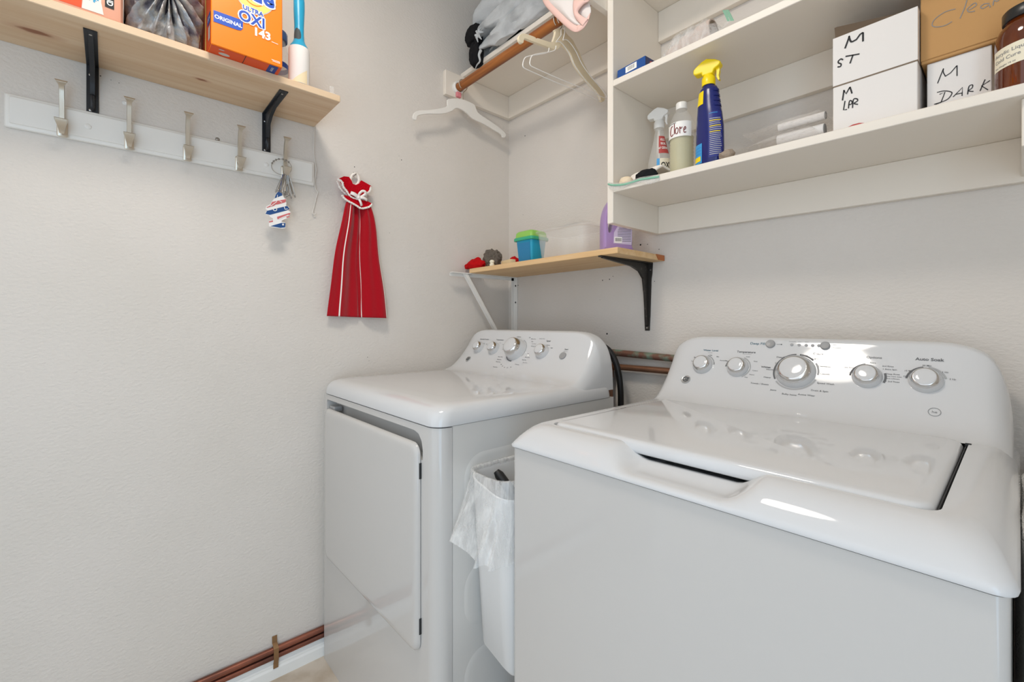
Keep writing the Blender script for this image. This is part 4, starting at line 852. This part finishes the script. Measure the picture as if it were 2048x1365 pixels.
writing('Clear', [[(1911, 18), (1890, 24), (1870, 38), (1864, 50), (1872, 54), (1890, 51), (1904, 43)], [(1934, 0), (1929, 16), (1920, 37)], [(1938, 20), (1952, 11), (1951, 6), (1944, 9), (1935, 18), (1938, 24), (1950, 22)], [(1979, 7), (1968, 8), (1961, 14), (1966, 17), (1978, 10), (1980, 15)], [(1986, 11), (1988, 1), (1994, 3), (2000, -3)]], YC-.0024, t, .0013, 'greyp')
# amber bottle
c = (1.553, -.216); Mt = Matrix.Translation((c[0], c[1], Z1))
t = thing('amber_bottle', 'amber glass bottle with black cap and cream label at the right picture edge', 'bottle', (c[0], c[1], Z1))
obj('glass', lathe([(.036, 0), (.0405, .003), (.0415, .008), (.0415, .088), (.0405, .098), (.037, .108), (.031, .1145), (.0295, .118), (.0295, .122)], 44, Mt), M['amber'], t)
obj('cap', lathe([(.0325, .1195), (.033, .121), (.033, .136), (.031, .1385), (.0004, .139)], 44, Mt), M['cap'], t)
def wrap(r, a0, a1, z0, z1, n=24): return grid(lambda u, v: (c[0]+r*math.cos(R(a0+(a1-a0)*u)), c[1]+r*math.sin(R(a0+(a1-a0)*u)), Z1+z0+(z1-z0)*v), n, 2)
LA = 192
obj('label', wrap(.0419, LA, LA+150, .040, .074), M['cream'], t)
g = G()
for body, a, z, s_ in (('Acrylic Liquid', 8, .0645, .0080), ('Cold Cure', 8, .0545, .0080), ('Net Weight 16 oz', 8, .0445, .0040), ('Whip Mix', 70, .0445, .0040)):
    V, F = text(body, s_, 'LEFT', .01)
    g.add(([(c[0]+.0422*math.cos(R(LA+a)+p[0]*1.15/.042), c[1]+.0422*math.sin(R(LA+a)+p[0]*1.15/.042), Z1+z+p[1]) for p in V], F))
obj('lettering', g, M['greyp'], t, smooth=False)
# spray bottles
def trigger_head(t, x, y, z, m, s=1.0, yaw=0):
    """trigger sprayer: collar at (x, y, z), nozzle along local -x"""
    Mx = Matrix.Translation((x, y, z)) @ Matrix.Rotation(yaw, 4, 'Z') @ Matrix.Scale(s, 4)
    obj('collar', lathe([(.0155, -.003), (.0160, 0), (.0160, .016), (.0135, .019), (.0125, .024)], 24, Mx), m, t)
    h = [(-.030, .030), (-.034, .034), (-.034, .043), (-.028, .049), (-.014, .058), (-.002, .062), (.018, .054), (.030, .046), (.031, .041), (.027, .036), (.016, .031), (.013, .022), (-.013, .022), (-.014, .030)]
    o = obj('spray_head', prism([Mx @ Vector((a, -.012*s, b)) for a, b in h], Mx.to_3x3() @ Vector((0, .024, 0))), m, t, ang=30)
    bv = o.modifiers.new('round', 'BEVEL'); bv.width = .004*s; bv.segments = 3; bv.limit_method = 'ANGLE'; bv.angle_limit = R(20)
    tr = [(.018, .034), (.026, .037), (.027, .026), (.025, .014), (.027, .004), (.024, .003), (.020, .012), (.020, .026)]
    obj('trigger', prism([Mx @ Vector((a, -.005*s, b)) for a, b in tr], Mx.to_3x3() @ Vector((0, .010, 0))), m, t, ang=30)
def ovals(x, y, z0, yaw, secs, n=36):
    """stacked ovals: (half width, half depth, height, shift)"""
    c_, s_ = math.cos(yaw), math.sin(yaw); out = []
    for a, b, h, sh in secs:
        out.append([(x+c_*(a*math.cos(2*PI*k/n)+sh)-s_*b*math.sin(2*PI*k/n), y+s_*(a*math.cos(2*PI*k/n)+sh)+c_*b*math.sin(2*PI*k/n), z0+h) for k in range(n)])
    return out
def decal(x, y, z0, yaw, secs, h0, h1, a0, a1, grow=.0006, n=16, m_=6):
    """a printed patch following an oval bottle body between heights and angles"""
    def at(h):
        for p, q in zip(secs, secs[1:]):
            if p[2] <= h <= q[2]:
                t_ = (h-p[2])/(q[2]-p[2]); return [p[i]+(q[i]-p[i])*t_ for i in (0, 1, 3)]
        return [secs[-1][0], secs[-1][1], secs[-1][3]]
    c_, s_ = math.cos(yaw), math.sin(yaw)
    def fn(u, v):
        h = h0+(h1-h0)*v; a, b, sh = at(h); an = R(a0+(a1-a0)*u); ex = (a+grow)*math.cos(an)+sh; ey = (b+grow)*math.sin(an)
        return (x+c_*ex-s_*ey, y+s_*ex+c_*ey, z0+h)
    return grid(fn, n, m_), fn
VY = R(-10)
# clear trigger bottle
b3 = (.812, -.105); sec = [(.034, .024, 0, 0), (.036, .026, .006, 0), (.036, .026, .050, 0), (.033, .024, .085, 0), (.025, .020, .115, 0), (.017, .016, .145, 0), (.0135, .0135, .165, 0), (.0125, .0125, .178, 0)]
sec = [(p, q, h*1.1, s_) for p, q, h, s_ in sec]
t = thing('spray_bottle', 'clear spray bottle with white trigger head and red label at the cabinet left end', 'bottle', (*b3, Z1))
obj('bottle_body', loft(ovals(*b3, Z1, R(20), sec)), M['clearm'], t)
obj('dip_tube', tube([(b3[0], b3[1], Z1+.01), (b3[0], b3[1], Z1+.19)], .0022, 8), M['whitecap'], t)
trigger_head(t, b3[0], b3[1], Z1+.196, M['whitecap'], .98, R(12))
pt, fn = decal(*b3, Z1, R(20), sec, .112, .166, -85, -10); obj('red_label', pt, M['redl'], t)
g = G()
for body, h in (('KILLS', .154), ('99.9%', .141), ('of GERMS', .128)):
    V, F = text(body, .0105, 'CENTER', .02); g.add(([fn(.5+p[0]/.042, (h-.112+p[1])/.054) for p in V], F))
for v in g.v: pass
o = obj('lettering', g, M['whitep'], t, smooth=False); o.location = (.0003, -.0012, 0)
pt, fn = decal(*b3, Z1, R(20), sec, .050, .096, -80, -5, .0008); obj('paper_label', pt, M['cream'], t)
g = G(); V, F = text('OXY', .024, 'CENTER', .015); g.add(([fn(.5+p[0]/.06, .52+p[1]/.046) for p in V], F)); o = obj('lettering', g, M['blackp'], t, smooth=False); o.location = (.0004, -.0014, 0)
pt, fn = decal(*b3, Z1, R(20), sec, .050, .096, -95, -80, .0008); obj('blue_label_edge', pt, M['lblue'], t)
# water bottle refilled with pale liquid
b2 = (.917, -.168); Mt = Matrix.Translation((*b2, Z1))
pr = [(.028, 0), (.0325, .004)]
for i in range(11): pr += [(.0325, .008+i*.0095), (.0312, .0125+i*.0095)]
pr += [(.0330, .115), (.0330, .152), (.031, .160), (.025, .176), (.018, .188), (.0135, .194), (.0130, .200)]
t = thing('water_bottle', 'ribbed clear water bottle of pale yellow liquid relabelled in red handwriting', 'bottle', (*b2, Z1))
obj('bottle_body', lathe(pr, 40, Mt), M['clearp'], t, ang=80)
obj('liquid', lathe([(r-.0012, z+.0012) for r, z in pr if z < .118], 40, Mt), M['water'], t, ang=80)
obj('cap', lathe([(.0148, .196), (.0150, .198), (.0150, .212), (.0138, .2145), (.0004, .215)], 32, Mt), M['whitecap'], t)
def wr(r, a0, a1, z0, z1): return grid(lambda u, v: (b2[0]+r*math.cos(R(a0+(a1-a0)*u)), b2[1]+r*math.sin(R(a0+(a1-a0)*u)), Z1+z0+(z1-z0)*v), 20, 2)
obj('paper_label', wr(.0336, 205, 345, .112, .153), M['whitep'], t)
obj('blue_label_edge', wr(.0338, 192, 208, .108, .150), M['lblue'], t)
g = G(); 
def on_b(a, z):
    a += 8
    return Vector((b2[0]+.0342*math.cos(R(a)), b2[1]+.0342*math.sin(R(a)), Z1+z))
for pts in ([(248, .144), (240, .142), (234, .131), (236, .121), (243, .118), (251, .122)], [(257, .149), (257, .121)], [(269, .137), (262, .132), (263, .122), (271, .121), (275, .131), (269, .137)], [(282, .120), (282, .137), (286, .132), (292, .136)], [(300, .128), (307, .131), (305, .136), (299, .131), (300, .121), (309, .122)]):
    P = spline([on_b(*p) for p in pts], 4); g.add(tube(P, .0011, 5))
obj('handwriting', g, M['redink'], t)
obj('pen_line', tube([on_b(a, .1505) for a in range(216, 268, 6)], .0006, 5), M['blackp'], t)
# navy bottle with yellow trigger
b1 = (1.016, -.212); yw = R(-8); sec = [(.034, .022, 0, 0), (.0365, .024, .005, 0), (.0365, .024, .05, 0), (.0355, .0235, .10, 0), (.0325, .022, .135, -.001), (.030, .021, .150, -.002), (.0285, .020, .165, -.003), (.0265, .019, .180, -.003), (.0245, .018, .196, -.003), (.021, .0165, .204, -.003), (.015, .014, .207, -.003), (.0135, .0135, .216, -.003)]
t = thing('spray_bottle', 'navy blue spray bottle with bright yellow trigger head on the cabinet shelf', 'bottle', (*b1, Z1))
obj('bottle_body', loft(ovals(*b1, Z1, yw, sec)), M['navy'], t)
g = G()
for i in range(4):
    h = .150+i*.013; p = decal(*b1, Z1, yw, sec, h, h+.006, -40, 40, .0014)[0]; g.add(p)
obj('grip_rings', g, M['navy'], t)
trigger_head(t, b1[0]-.003, b1[1], Z1+.214, M['yel'], 1.02, R(8))
obj('neck', lathe([(.0125, .202), (.0125, .222)], 20, Matrix.Translation((b1[0]-.003, b1[1], Z1))), M['varnish'], t)
obj('yellow_label', decal(*b1, Z1, yw, sec, .162, .196, -150, -95)[0], M['yel'], t)
obj('back_label', decal(*b1, Z1, yw, sec, .020, .135, -72, -8)[0], M['navyl'], t)
g = G()
for k in range(23):
    h = .131-k*.0047; a1_ = -14-(k*7 % 9); mi = 1 if k in (4, 7, 10) else 0
    if k == 0: mi = 2
    pt, _ = decal(*b1, Z1, yw, sec, h-.0009-(.0007 if mi == 1 else 0), h+.0004, -68, a1_ if k else -30, .0010, 10, 1)
    if k not in (1, 2): g.add(pt, mi)
obj('label_lines', g, [M['silverp'], M['yel'], M['lblue']], t, smooth=False)
g = G().add(decal(*b1, Z1, yw, sec, .012, .062, -175, -100)[0], 0).add(decal(*b1, Z1, yw, sec, .018, .030, -172, -106, .0010)[0], 1)
for k in range(3): g.add(decal(*b1, Z1, yw, sec, .036+k*.008, .0366+k*.008, -170, -103, .0010)[0], 2)
obj('front_label', g, [M['lblue'], M['yel'], M['bluep']], t)
# small stone
bm = bmesh.new(); bmesh.ops.create_icosphere(bm, subdivisions=3, radius=1)
c = (1.070, -.236)
for v in bm.verts:
    k = 1+.25*noise.noise(v.co*1.7); v.co = Vector((v.co.x*.019*k+c[0], v.co.y*.015*k+c[1], Z1+.013+v.co.z*.0128*k))
zm = min(v.co.z for v in bm.verts)
for v in bm.verts: v.co.z -= zm-Z1-.0002
tag(obj('pebble', _out(bm), M['stone'], loc=(c[0], c[1], Z1)), 'small rough grey stone beside the navy spray bottle', 'stone')
# cloths and zip bag at the cabinet's front left corner
def blob(name, m, c, r, seed, amp=.2, parent=None, flat=True, sub=4):
    bm = bmesh.new(); bmesh.ops.create_icosphere(bm, subdivisions=sub, radius=1)
    for v in bm.verts:
        d = v.co.normalized(); k = 1+amp*noise.noise(d*1.6+Vector((seed, 0, 0)))+amp*.5*noise.noise(d*4+Vector((0, seed, 0)))
        v.co = Vector((d.x*r[0]*k+c[0], d.y*r[1]*k+c[1], max(d.z, -.55 if flat else -1)*r[2]*k+c[2]))
    if flat:
        zm = min(v.co.z for v in bm.verts)
        for v in bm.verts: v.co.z = max(v.co.z, zm+.12*r[2])
        zm = min(v.co.z for v in bm.verts)
        for v in bm.verts: v.co.z += c[2]-zm
    return obj(name, _out(bm), m, parent, loc=None if parent else c, ang=80)
def wc_(u, v):
    q = min(1, v*3); x = .779+.105*u+.012*v
    y = -.232+.085*v-.012*u
    return (x, y, Z1+.016*(1-q)*(.3+.7*u)+q*(.036+.014*math.sin(min(1, u*1.3)*PI*.6))-.012*u*q-.010*v+.003*math.sin(u*8+v*3)+.002)
tag(solid(obj('white_rag', grid(wc_, 24, 16), M['cot'], loc=(.82, -.2, Z1)), .005), 'folded white rag leaning at the cabinet left end under the spray bottle', 'rag')
tag(blob('cosmetic_sponge', M['beige'], (.787, -.243, Z1+.002), (.022, .016, .015), 3, .1), 'rounded beige sponge at the left end of the cabinet shelf', 'sponge')
tag(blob('black_cloth', M['blackc'], (.855, -.247, Z1+.003), (.034, .013, .017), 6, .2), 'crumpled black cloth in front of the white rag', 'cloth')
t = thing('zip_bag', 'flat clear zip bag with green seal hanging over the cabinet shelf front corner', 'bag', (.81, -.26, Z1))
zz = [_on(1, -.268, p) for p in ((1216, 366), (1226, 368), (1245, 367), (1262, 363), (1280, 357), (1298, 354), (1318, 351))]
g = G(); V = []
for p in spline(zz, 4):
    V += [tuple(p), tuple(p+Vector((0, 0, -.0055)))]
g.add((V, [(2*i, 2*i+1, 2*i+3, 2*i+2) for i in range(len(V)//2-1)])); solid(obj('zip_seal', g, M['zipg'], t), .0025)
V = []
for i, p in enumerate(spline(zz, 4)):
    V += [tuple(p+Vector((0, .002, .004))), tuple(p+Vector((.004, -.002, -.014-.006*math.sin(i*.4)))), ]
solid(obj('bag_film', (V, [(2*i, 2*i+1, 2*i+3, 2*i+2) for i in range(len(V)//2-1)]), M['zipf'], t), .001)
obj('bag_body', grid(lambda u, v: (.772+.10*u, -.265+.12*v, Z1+.0012+.0015*math.sin(u*9)*math.sin(v*6)+.001), 14, 10), M['zipf'], t)
# flat zip bags beside the white boxes
t = thing('zip_bag', 'stack of clear zip bags with folded white contents left of the M LPR box', 'bag', (1.17, -.12, Z1))
for k, (z, dx, h, xr) in enumerate(((.002, 0, .018, 1.232), (.030, .02, .026, 1.245), (.062, .05, .022, 1.262))):
    def pz(u, v, z=z, dx=dx, h=h, xr=xr):
        x = 1.045+dx+(xr-1.045-dx)*u; y = -.215+.17*v; e = math.sin(PI*min(1, max(0, v)))**.5*min(1, u*1.8+.05)*min(1, (1-u)*9+.25)
        return x, y, e
    g = G().add(grid(lambda u, v: (pz(u, v)[0], pz(u, v)[1], Z1+z+h*pz(u, v)[2]+.002*noise.noise(Vector((u*9, v*7, k)))+.0012), 24, 14)).add(grid(lambda u, v: (pz(u, v)[0], pz(u, v)[1], Z1+z+.0006), 24, 14))
    obj('bag_film', g, M['zipf'], t, ang=80)
for k, (z, r, y) in enumerate(((.012, .012, -.175), (.040, .0125, -.17), (.072, .009, -.165))):
    obj('folded_contents', tube([(1.16, y, Z1+z+.001), (1.2, y, Z1+z+.001), (1.243+.01*(k > 0), y, Z1+z)], r, 14), M['paper'], t)
    obj('dark_end', lathe([(r*.9, -.001), (r*.9, .0012)], 14, frame((1.2435+.01*(k > 0), y, Z1+z), (0, 1, 0), (0, 0, 1))), M['greyp'], t)
# middle shelf: blue box and zip bag with rolled cloth
t = thing('blue_box', 'flat dark blue carton with white barcode on the cabinet middle shelf', 'box', (.80, -.22, Z2))
Bm = Matrix.Translation((.812, -.232, Z2)) @ Matrix.Rotation(R(-4), 4, 'Z')
o = obj('carton', G().add(box(-.048, .048, -.022, .035, .0004, .031, .0012, 1), 0, Bm), M['bluebox'], t, smooth=False)
g = G().add(([(-.018, -.0224, .010), (.020, -.0224, .010), (.020, -.0224, .027), (-.018, -.0224, .027)], [(0, 1, 2, 3)]), 0, Bm)
for i in range(12): g.add(([(-.010+i*.002, -.0226, .014), (-.0092+i*.002+.0006*(i % 3 == 0), -.0226, .014), (-.0092+i*.002+.0006*(i % 3 == 0), -.0226, .025), (-.010+i*.002, -.0226, .025)], [(0, 1, 2, 3)]), 1, Bm)
obj('barcode', g, [M['whitep'], M['greyp']], t, smooth=False)
g = G().add(([(.0484, -.021, .001), (.0484, .034, .001), (.0484, .034, .030), (.0484, -.021, .030)], [(0, 1, 2, 3)]), 0, Bm)
g.add(([(.0486, .006+.009*math.cos(R(a)), .016+.008*math.sin(R(a))) for a in range(0, 360, 24)], [tuple(range(15))]), 1, Bm); g.add(([(.0488, .006+.006*math.cos(R(a)), .016+.005*math.sin(R(a))) for a in range(0, 360, 24)], [tuple(range(15))]), 2, Bm)
obj('end_print', g, [M['bluebox2'], M['redl'], M['whitep']], t, smooth=False)
t = thing('zip_bag', 'clear zip bag with green seal and rolled pinkish cloth on the cabinet middle shelf', 'bag', (.97, -.2, Z2))
def film(u, v):
    x = .868+.20*u; e = min(1, u*3.2)*min(1, (1-u)*3.5)
    a = PI*v; r = .008+.046*e+.004*noise.noise(Vector((u*11, v*8, 3)))
    return (x+.012*math.cos(a)*(u > .9), -.20-math.cos(a)*(.032+.02*e), Z2+.0008+math.sin(a)*r*1.45)
obj('bag_film', grid(film, 40, 18), M['film'], t, ang=80)
obj('rolled_cloth', tube(spline([(.900, -.205, Z2+.024), (.95, -.205, Z2+.034), (1.0, -.205, Z2+.040), (1.024, -.205, Z2+.041)], 5), [.018]+[.022]*4+[.027]*4+[.031]*7, 16), M['rolls'], t)
g = G()
for k in range(2): g.add(lathe([(.027-.011*k, -.0006), (.023-.011*k, .0012), (.018-.011*k, .0002)], 18, frame((1.0242, -.205, Z2+.041), (0, 1, 0), (0, 0, 1)), False))
obj('roll_end', g, M['cardD'], t)
obj('zip_seal', G().add(prism([(1.070, -.236, Z2+.030), (1.084, -.236, Z2+.024), (1.052, -.190, Z2+.088), (1.038, -.190, Z2+.094)], (.001, .002, .001))), M['zipg'], t, smooth=False)
obj('bag_flap', grid(lambda u, v: tuple(Vector((1.055, -.25+.06*v, Z2+.004+.06*v)).lerp(Vector((1.077-.032*v, -.236+.046*v, Z2+.028+.064*v)), u)), 8, 8), M['film'], t)
# yellow smear is left out; thin yellow stick behind the trigger head rests against the shelf above
for o in COL.objects:
    if o.name.startswith('storage_box'): o['settled'] = 1
settle(Z1); settle(Z2)
for o in COL.objects:
    if 'settled' in o: del o['settled']
# ------------------------------------------------------------------ small pine shelf over the dryer
PZ = 1.3175
t = thing('corner_shelf', 'yellow pine shelf over the dryer on one white and one black bracket', 'shelf', (.4, -.13, 1.2995))
obj('board', box(.052, .770, -.260, -.002, 1.2995, PZ, .0012, 1), M['pineS'], t, smooth=False)
obj('varnished_end', prism([(.7702, -.040, 1.3), (.7702, -.003, 1.3), (.7702, -.003, PZ), (.7702, -.055, PZ)], (.0012, 0, 0)), M['varnish'], t, smooth=False, label='orange varnished corner')
g = G().add(box(.036, .060, -.345, -.002, 1.2965, 1.2993)).add(box(.036, .038, -.345, -.002, 1.285, 1.2990)).add(box(.036, .060, -.004, -.0008, .86, 1.2965)).add(box(.036, .038, -.018, -.0008, .86, 1.2965))
g.add(prism([(.040, -.285, 1.2965), (.056, -.285, 1.2965), (.056, -.002, .885), (.040, -.002, .885)], (0, .012, .004)))
for z in (1.262, 1.188): g.add(lathe([(.0042, 0), (.003, .0012)], 12, frame((.050, -.0046, z), (1, 0, 0), (0, 0, 1))), 1)
obj('white_bracket', g, [M['white'], M['dark']], t, smooth=False)
bxx = .7085; g = G()
g.add(prism([(bxx-.020, -.0008, 1.2985), (bxx+.020, -.0008, 1.2985), (bxx+.018, -.0008, 1.262), (bxx+.015, -.0008, 1.245), (bxx+.0105, -.0008, 1.12), (bxx+.008, -.0008, 1.072), (bxx-.008, -.0008, 1.072), (bxx-.0105, -.0008, 1.12), (bxx-.015, -.0008, 1.245), (bxx-.018, -.0008, 1.262)], (0, -.004, 0)))
g.add(prism([(bxx-.0045, -.250, 1.2985), (bxx-.0045, -.250, 1.293), (bxx-.0045, -.10, 1.281), (bxx-.0045, -.055, 1.268), (bxx-.0045, -.030, 1.245), (bxx-.0045, -.020, 1.19), (bxx-.0045, -.010, 1.09), (bxx-.0045, -.001, 1.085), (bxx-.0045, -.001, 1.2985)], (.009, 0, 0)))
g.add(prism([(bxx-.006, -.262, 1.2993), (bxx+.006, -.262, 1.2993), (bxx+.017, -.06, 1.2993), (bxx+.019, -.002, 1.2993), (bxx-.019, -.002, 1.2993), (bxx-.017, -.06, 1.2993)], (0, 0, -.004)))
b = obj('black_bracket', g, M['blackworn'], t, ang=30)
for x, z in ((bxx, 1.081), (bxx+.0125, 1.275)): obj('screw', lathe([(.0035, 0), (.003, .0014), (.0003, .0016)], 12, frame((x, -.0048, z), (1, 0, 0), (0, 0, 1))), M['steel'], b)
# things on it
g = G()
tag(blob('red_glove', M['redfab'], (.060, -.232, PZ+.0015), (.056, .030, .026), 11, .35), 'crumpled red fabric at the left end of the small pine shelf', 'cloth')
o = blob('steel_wool', M['wool'], (.135, -.205, PZ+.001), (.042, .034, .043), 21, .38, None, True, 5); tag(o, 'grey ball of steel wool on the small pine shelf', 'steel wool')
tag(obj('wooden_peg', G().add(lathe([(.0095, 0), (.0095, .008), (.0075, .010), (.0075, .013), (.0095, .015), (.0095, .020), (.006, .024), (.0004, .0245)], 18, Matrix.Translation((.178, -.2435, PZ+.0003)))), M['cream'], loc=(.178, -.2435, PZ)), 'small turned cream peg in front of the steel wool', 'peg')
Bm = Matrix.Translation((.238, -.212, PZ+.0003)) @ Matrix.Rotation(R(-12), 4, 'Z')
tag(obj('wood_block', G().add(box(-.036, .036, -.012, .012, 0, .020, .002), 0, Bm), M['woodb'], loc=(.238, -.212, PZ)), 'short pale wood block beside the steel wool', 'wood block')
tag(blob('red_pouch', M['redfab'], (.222, -.170, PZ+.001), (.030, .016, .024), 4, .25), 'small red fabric piece behind the pale wood block', 'cloth')
t = thing('detergent_tub', 'small aqua plastic tub with lime green lid on the small pine shelf', 'tub', (.312, -.16, PZ))
def tb(d, z, x0=.262, x1=.358, y0=-.205, y1=-.115): return [(x, y, PZ+z) for x, y in rrect(x0-d, x1+d, y0-d, y1+d, .012, 4)]
obj('tub_body', loft([tb(-.012, .0003), tb(-.011, .003), tb(-.004, .09)]), M['aqua'], t, ang=50)
obj('lid_rim', loft([tb(.002, .088), tb(.003, .090), tb(.003, .098), tb(.001, .100)]), M['greenD'], t, ang=50)
obj('lid', loft([tb(-.001, .0995), tb(-.003, .118), tb(-.009, .124), tb(-.018, .126)]), M['green'], t, ang=50)
obj('label', G().add(([(.2800, -.1951, PZ+.008), (.3420, -.1951, PZ+.008), (.3450, -.2008, PZ+.080), (.2760, -.2008, PZ+.080)], [(0, 1, 2, 3)])), M['aquaD'], t, smooth=False)
obj('side_label', G().add(([(.2706, -.185, PZ+.03), (.2706, -.135, PZ+.03), (.2660, -.130, PZ+.080), (.2660, -.188, PZ+.080)], [(0, 1, 2, 3)])).add(([(.2724, -.183, PZ+.006), (.2724, -.137, PZ+.006), (.2714, -.135, PZ+.020), (.2714, -.184, PZ+.020)], [(0, 1, 2, 3)])), M['lilac'], t, smooth=False)
t = thing('clear_container', 'large clear plastic storage container with domed lid beside the lavender jug', 'container', (.49, -.13, PZ))
def cb(d, z, r=.03): return [(x, y, PZ+z) for x, y in rrect(.375-d, .600+d, -.205-d, -.050+d, r, 6)]
obj('container_body', loft([cb(-.014, .0004), cb(-.010, .003), cb(0, .100), cb(.006, .104)], True, False), M['clearb'], t, ang=50)
obj('lid', loft([cb(.008, .101, .034), cb(.008, .108, .034), cb(.001, .112), cb(-.014, .120), cb(-.035, .128), cb(-.06, .131)], False, True), M['clearp'], t, ang=50)
t = thing('detergent_jug', 'lavender plastic detergent jug on the right end of the small pine shelf', 'jug', (.69, -.15, PZ))
JM = frame((.7040, -.1595, PZ), (.55, .835, 0), (0, 0, 1))       # x along the broad face, y up, z out of the face
jo = [(-.046, .0004), (-.048, .012), (-.0475, .090), (-.044, .125), (-.036, .150), (-.022, .172), (-.014, .186), (-.013, .200), (.018, .200), (.019, .186), (.026, .168), (.038, .145), (.0455, .115), (.0475, .07), (.047, .012), (.045, .0004)]
js = [(p.x, p.y) for p in spline([(a, b, 0) for a, b in jo], 3, True)]
jx = sum(a for a, b in js)/len(js); jz = sum(b for a, b in js)/len(js)
def jr(z, k): return [JM @ Vector((jx+(a-jx)*k, max(.0004, jz+(b-jz)*k), z)) for a, b in js]
jb = obj('jug_body', loft([jr(-.050, .86), jr(-.048, .93), jr(-.042, .985), jr(-.034, 1), jr(-.016, 1), jr(-.007, .985), jr(-.001, .93), jr(.0005, .86)]), M['purple'], t, ang=60)
hole = [JM @ p for p in spline([(-.034, .066, -.08), (-.035, .10, -.08), (-.028, .130, -.08), (-.018, .142, -.08), (-.010, .136, -.08), (-.012, .110, -.08), (-.017, .085, -.08), (-.024, .066, -.08)], 3, True)]
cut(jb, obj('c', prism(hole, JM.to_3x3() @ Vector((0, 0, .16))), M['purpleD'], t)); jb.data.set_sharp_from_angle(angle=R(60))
obj('cap', lathe([(.017, .197), (.018, .199), (.018, .222), (.016, .226), (.0004, .2265)], 28, JM @ Matrix.Translation((.0025, 0, -.025)) @ Matrix.Rotation(R(-90), 4, 'X')), M['purple'], t)
g = G().add(([(-.018, .030, .0009), (.042, .026, .0009), (.0435, .100, .0009), (.030, .116, .0009), (.006, .100, .0009), (-.016, .064, .0009)], [(0, 1, 2, 3, 4, 5)]), 0, JM)
for k in range(14): g.add(box(-.004+max(0, 7-k)*.0022, .040, .102-k*.0050, .1034-k*.0050, .0008, .0014), 1, JM)
g.add(box(-.0145, .010, .032, .050, .0008, .0015), 2, JM)
for k in range(9): g.add(box(-.012+k*.0023, -.0108+k*.0023, .036, .047, .0008, .0018), 1, JM)
obj('label', g, [M['lavl'], M['ink'], M['whitep']], t, smooth=False)
# ------------------------------------------------------------------ waste bin between the machines
t = thing('waste_bin', 'slim white waste bin with clear liner clipped between washer and dryer', 'bin', (.78, -.6, .39))
BX0, BX1, BY0, BY1 = .7115, .8485, -.757, -.45
def br(d, z, r): return [(x, y, z) for x, y in rrect(BX0+d, BX1-d*.25, BY0+d, BY1-d, r, 8)]
def tilt(x, y, z):
    return (x, y, z-.034*max(0, (x-BX0)/(BX1-BX0))*max(0, min(1, (-.45-y)/.28)))
V, F = loft([br(.034, .385, .02), br(.0225, .40, .025), br(.010, .62, .035), br(.003, .755, .04), br(.001, .763, .042), br(.004, .765, .04), br(.007, .755, .038), br(.012, .62, .033), br(.025, .405, .022)])
obj('bin_body', ([tilt(*p) for p in V], F), M['bin'], t, ang=45)
pr0 = br(0, 0, .042); n = len(pr0); cx_, cy_ = (BX0+BX1)/2, (BY0+BY1)/2
def liner(u, v):
    i = u*n; k = int(i) % n; a = Vector(pr0[k]); b = Vector(pr0[(k+1) % n]); p = a+(b-a)*(i-int(i)); nx = p.x-cx_; ny = p.y-cy_
    dn = Vector((nx/.07, ny/.15, 0)); dn = Vector((max(-1, min(1, dn.x))**3, max(-1, min(1, dn.y))**3, 0))
    if dn.length: dn.normalize()
    if v < .3:                                  # lining inside
        q = 1-v/.3; return Vector((p.x-dn.x*(.004+.006*q), p.y-dn.y*(.004+.006*q), .767-.16*q))
    if v < .42:
        q = (v-.3)/.12; a = PI*q; return Vector((p.x-dn.x*.005*math.cos(a), p.y-dn.y*.005*math.cos(a), .767+.006*math.sin(a)+.002*noise.noise(Vector((u*60, 0, 2)))))
    q = (v-.42)/.58
    fr = .5+.5*noise.noise(Vector((u*26, q*1.2, 7)))
    out = .006+(.052*q**1.2*(.55+.6*fr))*max(0, -dn.y)+.002*q+.012*q*(fr-.5)*max(0, -dn.y)
    z = .767-.128*q*(1+.10*noise.noise(Vector((u*20, 3, 1))))
    x = p.x+dn.x*out*.2; y = p.y+dn.y*out
    x = max(.7085, min(.8495, x-.010*q*max(0, -dn.y)*(x < .79)))
    return Vector(tilt(x, y, z))
obj('liner', grid(liner, 170, 40, True), M['film'], t, ang=80)
g = tube([(.822, -.660, .640), (.790, -.672, .705), (.752, -.690, .752), (.745, -.693, .760)], [.012, .0115, .011, .007], 12)
tag(obj('stick', g, M['rubber'], loc=(.79, -.7, .65)), 'dark grey rounded stick poking up inside the lined bin', 'stick')
# ------------------------------------------------------------------ white terry towels right of the washer
def towel_side(u, v):
    a = 2*PI*u; y = -.40+.335*math.cos(a)*(1+.0*v); s_ = math.sin(a)
    w_ = abs(s_)**.35*(1 if s_ > 0 else -1)
    x = 1.70+(-.1655 if w_ < 0 else .14)*abs(w_)+.003*(1+math.sin(y*60+v*3))*(1-v)
    z = .012+(.853-.012)*min(1, v*1.12)
    q = max(0, (v-.893)/.107); x = x+(1.70-x)*q; y = y+(-.40-y)*q
    return (max(1.5362 if z < .80 else 1.5418, x), y, z+.006*math.sin(y*25+x*9)*min(1, v*1.12)-.01*q)
tag(obj('towel', grid(towel_side, 120, 60, True), M['towelw'], loc=(1.7, -.4, .012), ang=80), 'white terry towel bundled upright against the right side of the washing machine', 'towel')
